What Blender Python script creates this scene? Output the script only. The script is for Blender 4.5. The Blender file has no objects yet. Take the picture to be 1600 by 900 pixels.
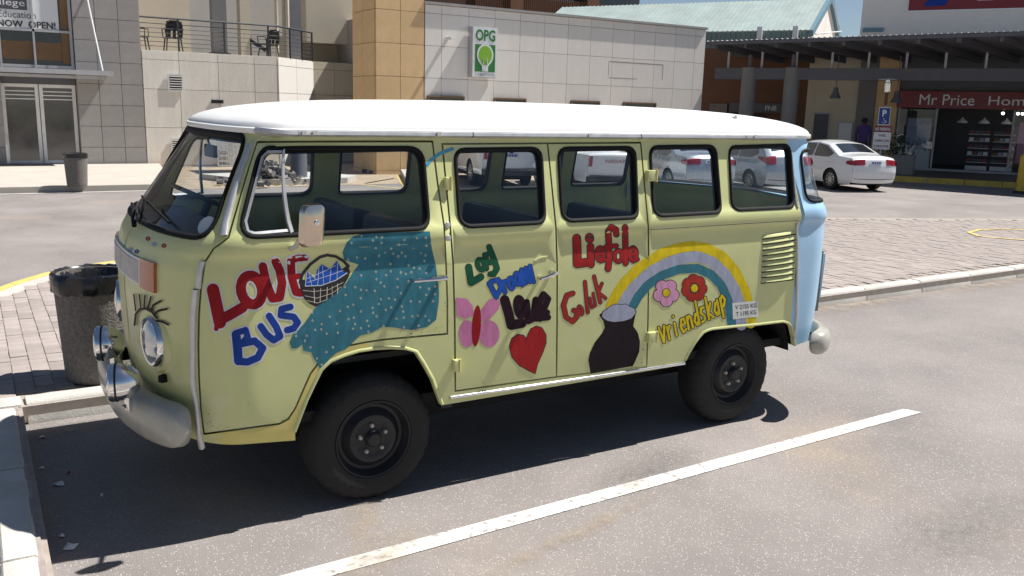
import bpy, bmesh, math, random
import numpy as np
from mathutils import Vector, Matrix
from mathutils.geometry import delaunay_2d_cdt
random.seed(7); rng=np.random.default_rng(7)
SC=bpy.context.scene; COL=SC.collection
# ---------------------------------------------------------------- camera
F=1381.22; CP=np.array([-1.5612,-3.7239,1.9074]); YAW,PIT,ROL=.550603,.200543,-.026935
def cam_axes():
    sy,cy=math.sin(YAW),math.cos(YAW)
    fw=np.array([sy*math.cos(PIT),cy*math.cos(PIT),-math.sin(PIT)]); ri=np.array([cy,-sy,0.]); dn=np.cross(fw,ri)
    c,s=math.cos(ROL),math.sin(ROL); return c*ri+s*dn,-s*ri+c*dn,fw
CR,CD,CF=cam_axes()
cd=bpy.data.cameras.new('camera'); cam=bpy.data.objects.new('camera',cd); COL.objects.link(cam)
cd.sensor_width=36; cd.lens=F*36/1600; cd.clip_end=900; cd.clip_start=.05
cam.matrix_world=Matrix(((CR[0],-CD[0],-CF[0],CP[0]),(CR[1],-CD[1],-CF[1],CP[1]),(CR[2],-CD[2],-CF[2],CP[2]),(0,0,0,1)))
SC.camera=cam
# ---------------------------------------------------------------- sky, sun, exposure
SUN=Vector((.63,-.10,1.)).normalized()
W=bpy.data.worlds.new('World'); SC.world=W; W.use_nodes=True
nt=W.node_tree; bg=nt.nodes['Background']; sk=nt.nodes.new('ShaderNodeTexSky'); sk.sky_type='NISHITA'; sk.sun_disc=False
sk.sun_elevation=math.asin(SUN.z); sk.sun_rotation=math.atan2(SUN.x,SUN.y); sk.air_density=.8; sk.dust_density=.45; sk.ozone_density=1.
nt.links.new(sk.outputs[0],bg.inputs[0]); bg.inputs[1].default_value=.05
sl=bpy.data.lights.new('sun','SUN'); sl.energy=5.0; sl.angle=math.radians(.53); sl.color=(1,.968,.92)
so=bpy.data.objects.new('sun',sl); COL.objects.link(so); so.rotation_euler=SUN.to_track_quat('Z','Y').to_euler(); so.location=(6,-4,12)
vs=SC.view_settings; vs.view_transform='Standard'; vs.look='None'; vs.exposure=.62; vs.gamma=1; vs.use_curve_mapping=False
# ---------------------------------------------------------------- helpers
def ray(px,py):
    d=CR*((px-800)/F)+CD*((py-450)/F)+CF; return d
def on_plane(px,py,axis,val):
    d=ray(px,py); t=(val-CP[axis])/d[axis]; return CP+t*d
def project(P):
    q=np.atleast_2d(P)-CP; z=q@CF; return np.c_[800+F*(q@CR)/z,450+F*(q@CD)/z]
def tag(o,label=None,cat=None,group=None,kind=None):
    if label:o['label']=label
    if cat:o['category']=cat
    if group:o['group']=group
    if kind:o['kind']=kind
    return o
def empty(name,loc,label,cat,group=None,rz=0.):
    o=bpy.data.objects.new(name,None); COL.objects.link(o); o.location=loc; o.rotation_euler=(0,0,rz); o.empty_display_size=.1
    return tag(o,label,cat,group)
def link(o,parent=None,local=False):
    COL.objects.link(o)
    if parent is not None:
        o.parent=parent
        if not local and parent.type=='EMPTY': o.matrix_parent_inverse=parent.matrix_basis.inverted()
    return o
class MB:
    def __init__(s): s.v=[];s.f=[]
    def add(s,v,f):
        b=len(s.v); s.v+= [tuple(map(float,q)) for q in v]; s.f+=[tuple(i+b for i in q) for q in f]; return s
    def box(s,c,d,rz=0.,rx=0.,ry=0.):
        m=Matrix.Rotation(rz,3,'Z')@Matrix.Rotation(ry,3,'Y')@Matrix.Rotation(rx,3,'X'); c=Vector(c); V=[]
        for x in(-.5,.5):
            for y in(-.5,.5):
                for z in(-.5,.5): V.append(c+m@Vector((x*d[0],y*d[1],z*d[2])))
        return s.add(V,[(0,1,3,2),(4,6,7,5),(0,4,5,1),(2,3,7,6),(0,2,6,4),(1,5,7,3)])
    def bar(s,a,b,w,h=None):
        a=Vector(a);b=Vector(b);h=h or w; d=(b-a).normalized(); u=d.cross(Vector((0,0,1)))
        if u.length<.01:u=Vector((1,0,0))
        u.normalize(); n=u.cross(d); V=[]
        for p in(a,b):
            for i,j in((-1,-1),(1,-1),(1,1),(-1,1)): V.append(p+u*(i*w/2)+n*(j*h/2))
        return s.add(V,[(3,2,1,0),(4,5,6,7),(0,1,5,4),(1,2,6,5),(2,3,7,6),(3,0,4,7)])
    def tube(s,pts,r,n=8,cap=True):
        pts=[Vector(p) for p in pts]; R=r if isinstance(r,(list,tuple)) else [r]*len(pts); V=[];Fc=[]
        t0=(pts[1]-pts[0]).normalized(); u=t0.cross(Vector((0,0,1)))
        if u.length<.05:u=t0.cross(Vector((1,0,0)))
        u.normalize()
        for i,p in enumerate(pts):
            t=(pts[min(i+1,len(pts)-1)]-pts[max(i-1,0)]).normalized(); u=(u-t*u.dot(t)).normalized(); w=t.cross(u)
            for k in range(n):
                a=2*math.pi*k/n; V.append(p+(u*math.cos(a)+w*math.sin(a))*R[i])
        for i in range(len(pts)-1):
            for k in range(n): Fc.append((i*n+k,i*n+(k+1)%n,(i+1)*n+(k+1)%n,(i+1)*n+k))
        if cap: Fc+= [tuple(range(n))[::-1],tuple((len(pts)-1)*n+k for k in range(n))]
        return s.add(V,Fc)
    def lathe(s,o,ax,prof,n=32,u=None,close=False):
        o=Vector(o);ax=Vector(ax).normalized(); u=Vector(u) if u else (ax.cross(Vector((0,0,1))) if abs(ax.z)<.9 else Vector((1,0,0))); u=(u-ax*u.dot(ax)).normalized(); w=ax.cross(u); V=[];Fc=[]
        for r,h in prof:
            for k in range(n):
                a=2*math.pi*k/n; V.append(o+ax*h+(u*math.cos(a)+w*math.sin(a))*r)
        m=len(prof)
        for i in range(m-1+(1 if close else 0)):
            for k in range(n):
                j=(i+1)%m; Fc.append((i*n+k,i*n+(k+1)%n,j*n+(k+1)%n,j*n+k))
        return s.add(V,Fc)
    def prism(s,poly,fa,fb):
        n=len(poly); V=[fa(*p) for p in poly]+[fb(*p) for p in poly]
        return s.add(V,[tuple(range(n)),tuple(range(2*n-1,n-1,-1))]+[(i,i+n,(i+1)%n+n,(i+1)%n) for i in range(n)])
    def build(s,name,mat,parent=None,smooth=35,local=False,bevel=0,fix=True):
        me=bpy.data.meshes.new(name); me.from_pydata(s.v,[],s.f)
        if fix or bevel:
            bm=bmesh.new(); bm.from_mesh(me)
            if fix: bmesh.ops.recalc_face_normals(bm,faces=bm.faces)
            if bevel:
                ed=[e for e in bm.edges if len(e.link_faces)==2 and e.calc_face_angle(0)>.5]
                bmesh.ops.bevel(bm,geom=ed,offset=bevel,segments=2,profile=.6,affect='EDGES',clamp_overlap=True)
            bm.to_mesh(me); bm.free()
        if smooth:
            me.shade_smooth(); me.set_sharp_from_angle(angle=math.radians(smooth))
        me.materials.append(mat); o=bpy.data.objects.new(name,me); return link(o,parent,local)
# ---------------------------------------------------------------- materials
def mat(name,col,rough=.55,metal=0.,var=.08,scale=4.,bump=0.,bscale=60.,coat=0.,spec=.5,spots=None,rnd=0.,stretch=None):
    m=bpy.data.materials.new(name); m.use_nodes=True; N=m.node_tree.nodes; Lk=m.node_tree.links; b=N['Principled BSDF']
    b.inputs['Roughness'].default_value=rough; b.inputs['Metallic'].default_value=metal; b.inputs['Coat Weight'].default_value=coat; b.inputs['Coat Roughness'].default_value=.1
    b.inputs['Specular IOR Level'].default_value=spec
    tc=N.new('ShaderNodeTexCoord'); src=tc.outputs['Object']
    if stretch:
        mp=N.new('ShaderNodeMapping'); mp.inputs['Scale'].default_value=stretch; Lk.new(src,mp.inputs[0]); src=mp.outputs[0]
    no=N.new('ShaderNodeTexNoise'); no.inputs['Scale'].default_value=scale; no.inputs['Detail'].default_value=6; no.inputs['Roughness'].default_value=.62; Lk.new(src,no.inputs['Vector'])
    rp=N.new('ShaderNodeMapRange'); rp.inputs[1].default_value=.3; rp.inputs[2].default_value=.7; rp.inputs[3].default_value=1-var; rp.inputs[4].default_value=1+var; Lk.new(no.outputs[0],rp.inputs[0])
    fac=rp.outputs[0]
    if rnd:
        oi=N.new('ShaderNodeObjectInfo'); r2=N.new('ShaderNodeMapRange'); r2.inputs[3].default_value=1-rnd; r2.inputs[4].default_value=1+rnd; Lk.new(oi.outputs['Random'],r2.inputs[0])
        mm=N.new('ShaderNodeMath'); mm.operation='MULTIPLY'; Lk.new(fac,mm.inputs[0]); Lk.new(r2.outputs[0],mm.inputs[1]); fac=mm.outputs[0]
    vm=N.new('ShaderNodeVectorMath'); vm.operation='SCALE'; vm.inputs[0].default_value=col[:3]; Lk.new(fac,vm.inputs['Scale']); out=vm.outputs[0]
    for sp in (spots or []):   # (colour, scale, lo, hi, strength): blotches with a shape of their own
        n2=N.new('ShaderNodeTexNoise'); n2.inputs['Scale'].default_value=sp[1]; n2.inputs['Detail'].default_value=5; Lk.new(src,n2.inputs['Vector'])
        r3=N.new('ShaderNodeMapRange'); r3.inputs[1].default_value=sp[2]; r3.inputs[2].default_value=sp[3]; r3.inputs[4].default_value=sp[4]; Lk.new(n2.outputs[0],r3.inputs[0])
        mx=N.new('ShaderNodeMix'); mx.data_type='RGBA'; Lk.new(r3.outputs[0],mx.inputs[0]); Lk.new(out,mx.inputs[6]); mx.inputs[7].default_value=(*sp[0],1); out=mx.outputs[2]
    Lk.new(out,b.inputs['Base Color'])
    rr=N.new('ShaderNodeMapRange'); rr.inputs[3].default_value=max(.02,rough-.08); rr.inputs[4].default_value=min(1,rough+.08); Lk.new(no.outputs[0],rr.inputs[0]); Lk.new(rr.outputs[0],b.inputs['Roughness'])
    if bump:
        nb=N.new('ShaderNodeTexNoise'); nb.inputs['Scale'].default_value=bscale; nb.inputs['Detail'].default_value=4; Lk.new(src,nb.inputs['Vector'])
        bp=N.new('ShaderNodeBump'); bp.inputs['Strength'].default_value=bump; bp.inputs['Distance'].default_value=.01; Lk.new(nb.outputs[0],bp.inputs['Height']); Lk.new(bp.outputs[0],b.inputs['Normal'])
    return m
def glass_mat(name,tint=(.86,.9,.9),refl=1.,rough=.01):
    m=bpy.data.materials.new(name); m.use_nodes=True; N=m.node_tree.nodes; Lk=m.node_tree.links; N.remove(N['Principled BSDF'])
    t=N.new('ShaderNodeBsdfTransparent'); t.inputs[0].default_value=(*tint,1); g=N.new('ShaderNodeBsdfGlossy'); g.inputs['Roughness'].default_value=rough; g.inputs[0].default_value=(refl,refl,refl,1)
    fr=N.new('ShaderNodeFresnel'); ge=N.new('ShaderNodeNewGeometry'); ir=N.new('ShaderNodeMapRange'); ir.inputs[3].default_value=1.5; ir.inputs[4].default_value=1/1.5; Lk.new(ge.outputs['Backfacing'],ir.inputs[0]); Lk.new(ir.outputs[0],fr.inputs[0]); mx=N.new('ShaderNodeMixShader'); Lk.new(fr.outputs[0],mx.inputs[0]); Lk.new(t.outputs[0],mx.inputs[1]); Lk.new(g.outputs[0],mx.inputs[2]); Lk.new(mx.outputs[0],N['Material Output'].inputs[0])
    return m
def emit_mat(name,col,st):
    m=bpy.data.materials.new(name); m.use_nodes=True; b=m.node_tree.nodes['Principled BSDF']; b.inputs['Emission Color'].default_value=(*col,1); b.inputs['Emission Strength'].default_value=st; return m
def srgb(r,g,b): return tuple((c/255/12.92 if c/255<=.04045 else ((c/255+.055)/1.055)**2.4) for c in(r,g,b))
def asphalt():
    m=mat('asphalt',(.25,.225,.212),.9,var=.2,scale=.7,bump=.55,bscale=170,spec=.25,spots=[((.40,.31,.22),.55,.60,.78,.5),((.19,.172,.165),.9,.60,.75,.5)])
    N=m.node_tree.nodes; Lk=m.node_tree.links; b=N['Principled BSDF']; prev=b.inputs['Base Color'].links[0].from_socket; tc=[n for n in N if n.type=='TEX_COORD'][0]
    for sc,c,lo,hi,st in((95,(.55,.52,.49),.20,.12,.75),(150,(.10,.09,.085),.2,.12,.45)):
        vo=N.new('ShaderNodeTexVoronoi'); vo.inputs['Scale'].default_value=sc; vo.inputs['Randomness'].default_value=1; Lk.new(tc.outputs['Object'],vo.inputs['Vector'])
        wn=N.new('ShaderNodeSeparateColor'); Lk.new(vo.outputs['Color'],wn.inputs[0])
        a=N.new('ShaderNodeMapRange'); a.inputs[1].default_value=lo+.18; a.inputs[2].default_value=hi+.12; a.inputs[4].default_value=st; Lk.new(vo.outputs['Distance'],a.inputs[0])
        g=N.new('ShaderNodeMath'); g.operation='GREATER_THAN'; g.inputs[1].default_value=.72; Lk.new(wn.outputs[0],g.inputs[0])
        mu=N.new('ShaderNodeMath'); mu.operation='MULTIPLY'; Lk.new(a.outputs[0],mu.inputs[0]); Lk.new(g.outputs[0],mu.inputs[1])
        mx=N.new('ShaderNodeMix'); mx.data_type='RGBA'; Lk.new(mu.outputs[0],mx.inputs[0]); Lk.new(prev,mx.inputs[6]); mx.inputs[7].default_value=(*c,1); prev=mx.outputs[2]
    Lk.new(prev,b.inputs['Base Color']); return m
def stain_mat(name,col,amt,sc):
    m=bpy.data.materials.new(name); m.use_nodes=True; N=m.node_tree.nodes; Lk=m.node_tree.links; b=N['Principled BSDF']; b.inputs['Base Color'].default_value=(*col,1); b.inputs['Roughness'].default_value=.95; b.inputs['Specular IOR Level'].default_value=.2
    tc=N.new('ShaderNodeTexCoord'); g=N.new('ShaderNodeTexGradient'); g.gradient_type='SPHERICAL'; mp_=N.new('ShaderNodeMapping'); mp_.inputs['Location'].default_value=(-1,-1,0); mp_.inputs['Scale'].default_value=(2,2,0); Lk.new(tc.outputs['Generated'],mp_.inputs[0]); Lk.new(mp_.outputs[0],g.inputs[0])
    n=N.new('ShaderNodeTexNoise'); n.inputs['Scale'].default_value=sc; n.inputs['Detail'].default_value=7; n.inputs['Roughness'].default_value=.7; Lk.new(tc.outputs['Object'],n.inputs['Vector'])
    r=N.new('ShaderNodeMapRange'); r.inputs[1].default_value=.35; r.inputs[2].default_value=.75; r.inputs[4].default_value=1.; Lk.new(n.outputs[0],r.inputs[0]); k=N.new('ShaderNodeMath'); k.operation='MULTIPLY'; Lk.new(g.outputs[0],k.inputs[0]); Lk.new(r.outputs[0],k.inputs[1]); k2=N.new('ShaderNodeMath'); k2.operation='MULTIPLY'; k2.inputs[1].default_value=amt; k2.use_clamp=True; Lk.new(k.outputs[0],k2.inputs[0]); Lk.new(k2.outputs[0],b.inputs['Alpha']); return m
M={}
M['asphalt']=asphalt()
M['kerb']=mat('kerb_concrete',(.50,.48,.44),.85,var=.14,scale=5,bump=.3,bscale=90,rnd=.06,spots=[((.30,.26,.21),3,.6,.75,.5)])
M['paver']=mat('clay_paver',(.325,.28,.255),.9,var=.12,scale=9,bump=.3,bscale=120,rnd=.14)
M['sand']=mat('joint_sand',(.34,.29,.25),.95,var=.15,scale=12)
M['slab']=mat('pale_concrete',(.46,.42,.365),.9,var=.08,scale=1.5,bump=.15,bscale=60)
M['dirt']=mat('tan_dirt',(.38,.29,.20),.95,var=.2,scale=2.,bump=.4,bscale=40)
M['white_line']=mat('white_road_paint',(.66,.65,.61),.8,var=.1,scale=7,bump=.3,bscale=150,spots=[((.22,.20,.19),26,.56,.66,.75),((.36,.29,.22),1.1,.62,.75,.6)])
M['yellow_line']=mat('yellow_road_paint',(.62,.47,.13),.8,var=.15,scale=7,spots=[((.2,.18,.16),22,.58,.68,.7)])
M['bus']=mat('bus_paint',(.59,.605,.275),.38,var=.06,scale=1.6,coat=.15,bump=.22,bscale=3.5,spots=[((.38,.31,.16),34,.69,.76,.4),((.66,.62,.42),5,.62,.72,.4),((.62,.53,.30),2.2,.62,.8,.35),((.45,.58,.36),1.3,.6,.78,.35)])
M['bus_low']=mat('bus_paint_yellow',(.64,.55,.17),.45,var=.1,scale=3,spots=[((.30,.17,.07),9,.66,.76,.5)])
M['bus_in']=mat('bus_interior_paint',(.60,.64,.33),.5,var=.12,scale=4)
M['blue']=mat('pale_blue_paint',(.38,.60,.79),.38,var=.05,scale=2,coat=.2)
M['roof']=mat('white_roof_paint',(.80,.80,.78),.4,var=.03,scale=2,coat=.1)
M['rubber']=mat('black_rubber',(.007,.007,.008),.75,spec=.25,var=.2,scale=10)
M['tyre']=mat('tyre_rubber',(.013,.0125,.0125),.8,var=.25,scale=9,bump=.2,bscale=80,spots=[((.05,.045,.04),6,.6,.85,.4)])
M['steel']=mat('black_steel',(.011,.012,.015),.55,var=.3,scale=12,spots=[((.10,.05,.03),10,.65,.8,.5)])
M['chrome']=mat('chrome',(.75,.75,.75),.12,1.,var=.05)
M['alu']=mat('aluminium_strip',(.58,.58,.58),.45,.55,var=.12,scale=20)
M['bumper']=mat('bumper_grey_paint',(.40,.385,.33),.32,var=.12,scale=5,coat=.2,spots=[((.22,.17,.11),6,.62,.78,.5)])
M['chrome_tan_reflection']=mat('mirror_back',(.66,.55,.45),.14,1.,var=.05)  # tan tint paints the ground's reflection into the chrome
M['dark']=mat('dark_underside',(.012,.012,.012),.9)
M['seat']=mat('navy_vinyl',(.018,.024,.045),.45,var=.2,scale=8)
M['head']=mat('headlining_cloth',(.62,.62,.52),.8)
M['floor_in']=mat('cabin_floor_mat',(.12,.12,.10),.8,var=.2)
M['dash']=mat('dash_black',(.02,.02,.02),.5)
M['glass']=glass_mat('window_glass',(.92,.95,.96),.9)
M['tint']=mat('tinted_car_glass',(.015,.02,.025),.06,var=.1,coat=1.)
M['lens']=mat('headlamp_glass',(.55,.58,.6),.08,.6,var=.1,scale=30,coat=1)
M['orange_lens']=mat('orange_lens',(.42,.10,.03),.25,coat=.6)
M['white']=mat('white_plastic',(.72,.72,.70),.45,var=.04)
M['vblack']=mat('black_paint',(.012,.010,.012),.5,var=.2)
def art(n,c): M[n]=mat('paint_'+n,c,.6,var=.2,scale=22,bump=.08,bscale=70,spec=.12,stretch=(1,1,.35))
art('red',(.27,.012,.016)); art('red2',(.36,.02,.022)); art('navy',(.015,.05,.26)); art('teal',(.045,.175,.225)); art('white_art',(.60,.62,.66)); art('green_art',(.012,.095,.045)); art('blue_art',(.02,.09,.42))
art('maroon',(.022,.008,.014)); art('pink',(.56,.20,.36)); art('yellow',(.66,.50,.015)); art('lilac',(.36,.38,.48)); art('potblack',(.016,.011,.014)); art('geluk',(.34,.03,.025)); art('sky_art',(.09,.33,.50)); art('cream_art',(.70,.66,.52)); art('flower_red',(.38,.035,.025)); art('flower_pink',(.62,.30,.45))
def text(name,body,c,ux,uz,w,h,m,parent,local=False,bold=0.,off=.004):
    """flat lettering of width w and height h centred on c"""
    cu=bpy.data.curves.new(name,'FONT'); cu.body=body; cu.align_x='CENTER'; cu.offset=bold; cu.resolution_u=3; t=bpy.data.objects.new(name,cu); COL.objects.link(t)
    dg=bpy.context.evaluated_depsgraph_get(); me0=t.evaluated_get(dg).to_mesh(); V=np.array([v.co[:] for v in me0.vertices]); Fs=[tuple(p.vertices) for p in me0.polygons]; t.evaluated_get(dg).to_mesh_clear()
    COL.objects.unlink(t); bpy.data.objects.remove(t); bpy.data.curves.remove(cu)
    lo,hi=V.min(0),V.max(0); X=(V[:,0]-(lo[0]+hi[0])/2)/(hi[0]-lo[0])*w; Z=(V[:,1]-(lo[1]+hi[1])/2)/max(1e-6,(hi[1]-lo[1]))*h
    ux=np.array(ux,float);uz=np.array(uz,float); n=np.cross(ux,uz); P=np.array(c,float)+X[:,None]*ux+Z[:,None]*uz+n*off
    mb=MB(); mb.add(P,Fs); return mb.build(name,m,parent,smooth=0,local=local,fix=False)
# ================================================================ ground, kerbs, paving
tag(MB().add([(-300,-300,0),(300,-300,0),(300,300,0),(-300,300,0)],[(0,1,2,3)]).build('ground',M['asphalt'],smooth=0),kind='structure')
def sheet(name,poly,z,m,kind='structure',thick=0.):
    mb=MB()
    if thick: mb.prism(poly,lambda x,y:(x,y,z-thick),lambda x,y:(x,y,z))
    else: mb.add([(x,y,z) for x,y in poly],[tuple(range(len(poly)))])
    return tag(mb.build(name,m,smooth=0),kind=kind)
sheet('bay_line',[(-1.38,-.550),(3.70,-.388),(3.655,-.286),(-1.38,-.444)],.004,M['white_line'])
M['sand_stain']=stain_mat('sand_stain',(.42,.34,.25),.85,7.); M['dark_stain']=stain_mat('dark_stain',(.16,.145,.14),.5,18.)
def stain(c,sx,sy,rz,m,z):
    o=MB().add([(-sx,-sy,0),(sx,-sy,0),(sx,sy,0),(-sx,sy,0)],[(0,1,2,3)]).build('ground_stain',M[m],smooth=0); o.location=(*c,z); o.rotation_euler=(0,0,rz); tag(o,kind='structure')
for i,(px,py,sx,sy,rz,m) in enumerate(((568,815,.42,.10,1.2,'sand_stain'),(590,870,.35,.16,.6,'sand_stain'),(900,835,.8,.07,.25,'sand_stain'),(1500,830,.8,.3,.1,'dark_stain'),(1000,740,.5,.2,.2,'dark_stain'),(110,672,.35,.14,.1,'sand_stain'))):
    q=on_plane(px,py,2,0.); stain((q[0],q[1]),sx,sy,rz,m,.0065+.0012*i)
for i in range(6): stain((4.2+i*2.1+random.uniform(-.3,.3),2.02+i*.05,),1.6,.24,.02,'sand_stain',.0165+.0012*i)

YK=1.985; XK=-1.415
ISL=[(XK,YK),(24,2.55),(24,3.0),(15.6,5.45),(13.6,6.2),(11.7,7.0),(8,7.4),(3,7.3),(.3,6.95),(-.35,6.72),(-.9,6.32),(-1.2,5.9),(-1.45,5.45),(-1.8,4.9),(-2.6,3.9),(-3.6,2.2),(-4.2,0),(-4.4,-6),(XK,-6)]
sheet('island_bed',ISL,.108,M['sand'],thick=.1)
def inpoly(poly,x,y):
    c=False;j=len(poly)-1
    for i in range(len(poly)):
        (a,b),(p,q)=poly[i],poly[j]
        if (b>y)!=(q>y) and x<(p-a)*(y-b)/(q-b)+a: c=not c
        j=i
    return c
pav=bpy.data.objects.new('brick_pavement',None); COL.objects.link(pav); pav.location=(-1.5,4,0); tag(pav,kind='structure'); 
bm_=MB().box((0,0,0),(.107,.217,.05)); tmp=bm_.build('paver',M['paver'],smooth=0,bevel=.004); pm=tmp.data; bpy.data.objects.remove(tmp)
cand=[]
for i in range(-28,240):
    for j in range(-40,34):
        x=i*.11+.05; y=YK+.26+j*.22+(.11 if i%2 else 0)
        if inpoly(ISL,x,y) and inpoly(ISL,x-.16,y) and inpoly(ISL,x,y-.28) and inpoly(ISL,x,y+.28) and inpoly(ISL,x+.06,y):
            q=project((x,y,.12))[0]
            if y>-3.5 and (q[0]<1800 or x<2): cand.append((x,y,q))
vis=sorted([c for c in cand if (-20<c[2][0]<200 or 1275<c[2][0]<1620) and c[2][1]<920 and c[1]>0],key=lambda c:(c[0]+1.5)**2+(c[1]+3.7)**2)
near=set((c[0],c[1]) for c in vis[:300]); mb=MB()
for x,y,q in cand:
    dz=random.uniform(-.003,.003)
    if (x,y) in near:
        o=bpy.data.objects.new('paver',pm); link(o,pav); o.location=(x,y,.093+dz); o.rotation_euler=(random.uniform(-.012,.012),random.uniform(-.012,.012),random.uniform(-.02,.02))
    else: mb.box((x,y,.093+dz),(.107,.217,.05),rz=random.uniform(-.015,.015))
tag(mb.build('paver_field',M['paver'],pav,smooth=0),kind='stuff')
kb=bpy.data.objects.new('kerb',None); COL.objects.link(kb); kb.location=(0,YK,0); tag(kb,kind='structure')
def kerb_mesh(L,name='kerb_stone'):
    prof=[(0,-.05),(.0,.02),(.035,.115),(.05,.128),(.16,.130),(.17,.12),(.17,-.05)]; mb=MB(); mb.prism(prof,lambda a,b:(-L/2+.005,a,b),lambda a,b:(L/2-.005,a,b)); o=mb.build(name,M['kerb'],smooth=20,bevel=.006); me=o.data; bpy.data.objects.remove(o); return me
k1=kerb_mesh(.98); 
x=XK+.02; ang=math.atan2(.565,25.4)
while x<22:
    o=bpy.data.objects.new('kerb_stone',k1); link(o,kb); o.location=(x+.49,YK+(x+.49-XK)*.0222-.01,random.uniform(-.004,.004)); o.rotation_euler=(0,0,ang+random.uniform(-.004,.004)); x+=.985
y=YK-.04
while y>-4:
    o=bpy.data.objects.new('kerb_stone',k1); link(o,kb); o.location=(XK+random.uniform(-.006,.006),y-.49,random.uniform(-.004,.004)); o.rotation_euler=(0,0,math.pi/2+random.uniform(-.006,.006)); y-=.985
mb=MB(); mb.box((XK-.085,YK+.08,.04),(.17,.18,.18)); mb.build('kerb_stone',M['kerb'],kb,bevel=.01)
# flush concrete edging and yellow line round the far side of the island
far=[(-2.6,3.9),(-1.8,4.9),(-1.45,5.45),(-1.2,5.9),(-.9,6.32),(-.35,6.72),(.3,6.95),(3,7.3),(8,7.4),(11.7,7.0),(13.6,6.2),(15.6,5.45),(24,3.0)]
def ribbon(name,path,o0,o1,z,m,thick=0.):
    P=[Vector((*p,0)) for p in path]; L=[];R=[]
    for i,p in enumerate(P):
        t=(P[min(i+1,len(P)-1)]-P[max(i-1,0)]).normalized(); n=Vector((-t.y,t.x,0)); L.append(p+n*o0);R.append(p+n*o1)
    return sheet(name,[(q.x,q.y) for q in L]+[(q.x,q.y) for q in R[::-1]],z,m,thick=thick)
ribbon('edging_strip',far[:8],-.14,.03,.118,M['kerb'],thick=.12); ribbon('yellow_edge_line',far[:8],.034,.14,.119,M['yellow_line'],thick=.125)
# loop of yellow paint on the brick crossing, hatch lines beyond
def loopline(name,path,w,z): 
    mb=MB()
    for a,b in zip(path[:-1],path[1:]): 
        a=Vector((*a,z));b=Vector((*b,z)); d=(b-a).normalized(); n=Vector((-d.y,d.x,0))*w/2; mb.add([a-n,b-n,b+n,a+n],[(0,1,2,3)])
    return tag(mb.build(name,M['yellow_line'],smooth=0),kind='structure')
def gp(px,py,z=0.): q=on_plane(px,py,2,z); return (q[0],q[1])
loopline('yellow_loop',[gp(*p,.125) for p in((1600,359),(1560,358),(1530,359),(1514,363),(1530,369),(1560,372),(1600,375))],.07,.128)
loopline('hatch_line',[gp(570,287),gp(616,279)],.10,.006); loopline('hatch_line',[gp(565,289),gp(640,296)],.10,.006); loopline('hatch_line',[gp(500,283),gp(520,287)],.10,.006)
# pale sidewalk before the left building, dirt, islands seen through the cab
sheet('sidewalk',[(-30,16.2),(1.75,16.35),(2.6,19.5),(3.0,22.9),(-30,23.2)],.12,M['slab'],thick=.14); sheet('dirt_apron',[(1.7,16.2),(30,17.5),(30,23.5),(2.5,23.5)],.006,M['dirt'])
sheet('lane_edge',[(-30,15.9),(1.75,16.05),(1.75,16.2),(-30,16.05)],.008,M['kerb'])
sheet('pillar_island',[(3.2,18.8),(3.9,17.0),(4.6,16.75),(6.3,16.9),(6.8,17.6),(5.8,19.2)],.14,M['kerb'],thick=.16); ribbon('island_yellow_edge',[(3.15,18.8),(3.85,16.95),(4.6,16.68)],.0,.12,.007,M['yellow_line'])
sheet('bay_island',[(8.75,19.2),(7.35,15.7),(8.35,15.25),(9.7,18.8)],.15,M['kerb'],thick=.17); ribbon('island_yellow_edge',[(8.6,19.1),(7.25,15.7)],-.02,.10,.007,M['yellow_line'])
# ================================================================ buildings
M['grey_block']=mat('grey_block',(.34,.32,.305),.85,var=.10,scale=3,bump=.5,bscale=35,rnd=.05); M['beige_block']=mat('beige_block',(.82,.78,.70),.85,var=.09,scale=2.5,bump=.5,bscale=30,rnd=.03,stretch=(1.6,1.6,.3))
M['orange_block']=mat('orange_block',(.70,.48,.25),.85,var=.08,scale=3,bump=.3,bscale=40,rnd=.04); M['opg_block']=mat('white_block',(.78,.735,.67),.85,var=.05,scale=2,bump=.25,bscale=40,rnd=.03,stretch=(1.6,1.6,.3),spots=[((.50,.46,.41),1.2,.6,.75,.35)])
M['joint']=mat('dark_joint',(.33,.30,.27),.95); M['cream']=mat('cream_plaster',(.62,.55,.42),.85,var=.06,scale=1.5); M['bright']=mat('white_and_sunlit_plaster',(.74,.71,.66),.85,var=.04)
M['fr']=mat('window_frame_grey',(.42,.42,.43),.5); M['door_white']=mat('door_frame_white',(.78,.77,.76),.5); M['door_glass']=mat('door_glass',(.10,.095,.092),.08,var=.3,scale=1.5,coat=1.); M['dglass']=mat('dark_window',(.03,.028,.027),.08,var=.3,scale=2,coat=1.)  # door_glass: lighter grey stands in for reflections in the entrance doors
M['brown']=mat('brown_blind',(.20,.11,.045),.6,var=.15,scale=3); M['galv']=mat('galvanised_sheet',(.30,.30,.31),.5,.4,var=.1); M['rail']=mat('railing_steel',(.05,.055,.065),.5,.2)
M['brick']=mat('face_brick',(.15,.075,.07),.9,var=.2,scale=12,bump=.3,bscale=50); M['sea']=mat('sea_green_sheet',(.34,.41,.39),.5,var=.12,scale=1.3,spots=[((.40,.40,.33),.5,.6,.72,.5)]); M['sea2']=mat('green_cladding',(.20,.29,.27),.5,var=.12)
M['fascia']=mat('blue_fascia',(.13,.24,.30),.5); M['dkgrey']=mat('dark_grey_paint',(.10,.10,.115),.55,var=.1); M['colm']=mat('column_grey',(.20,.195,.19),.7,var=.08); M['tile']=mat('walkway_tile',(.16,.14,.13),.6,var=.15,scale=3)
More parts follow.
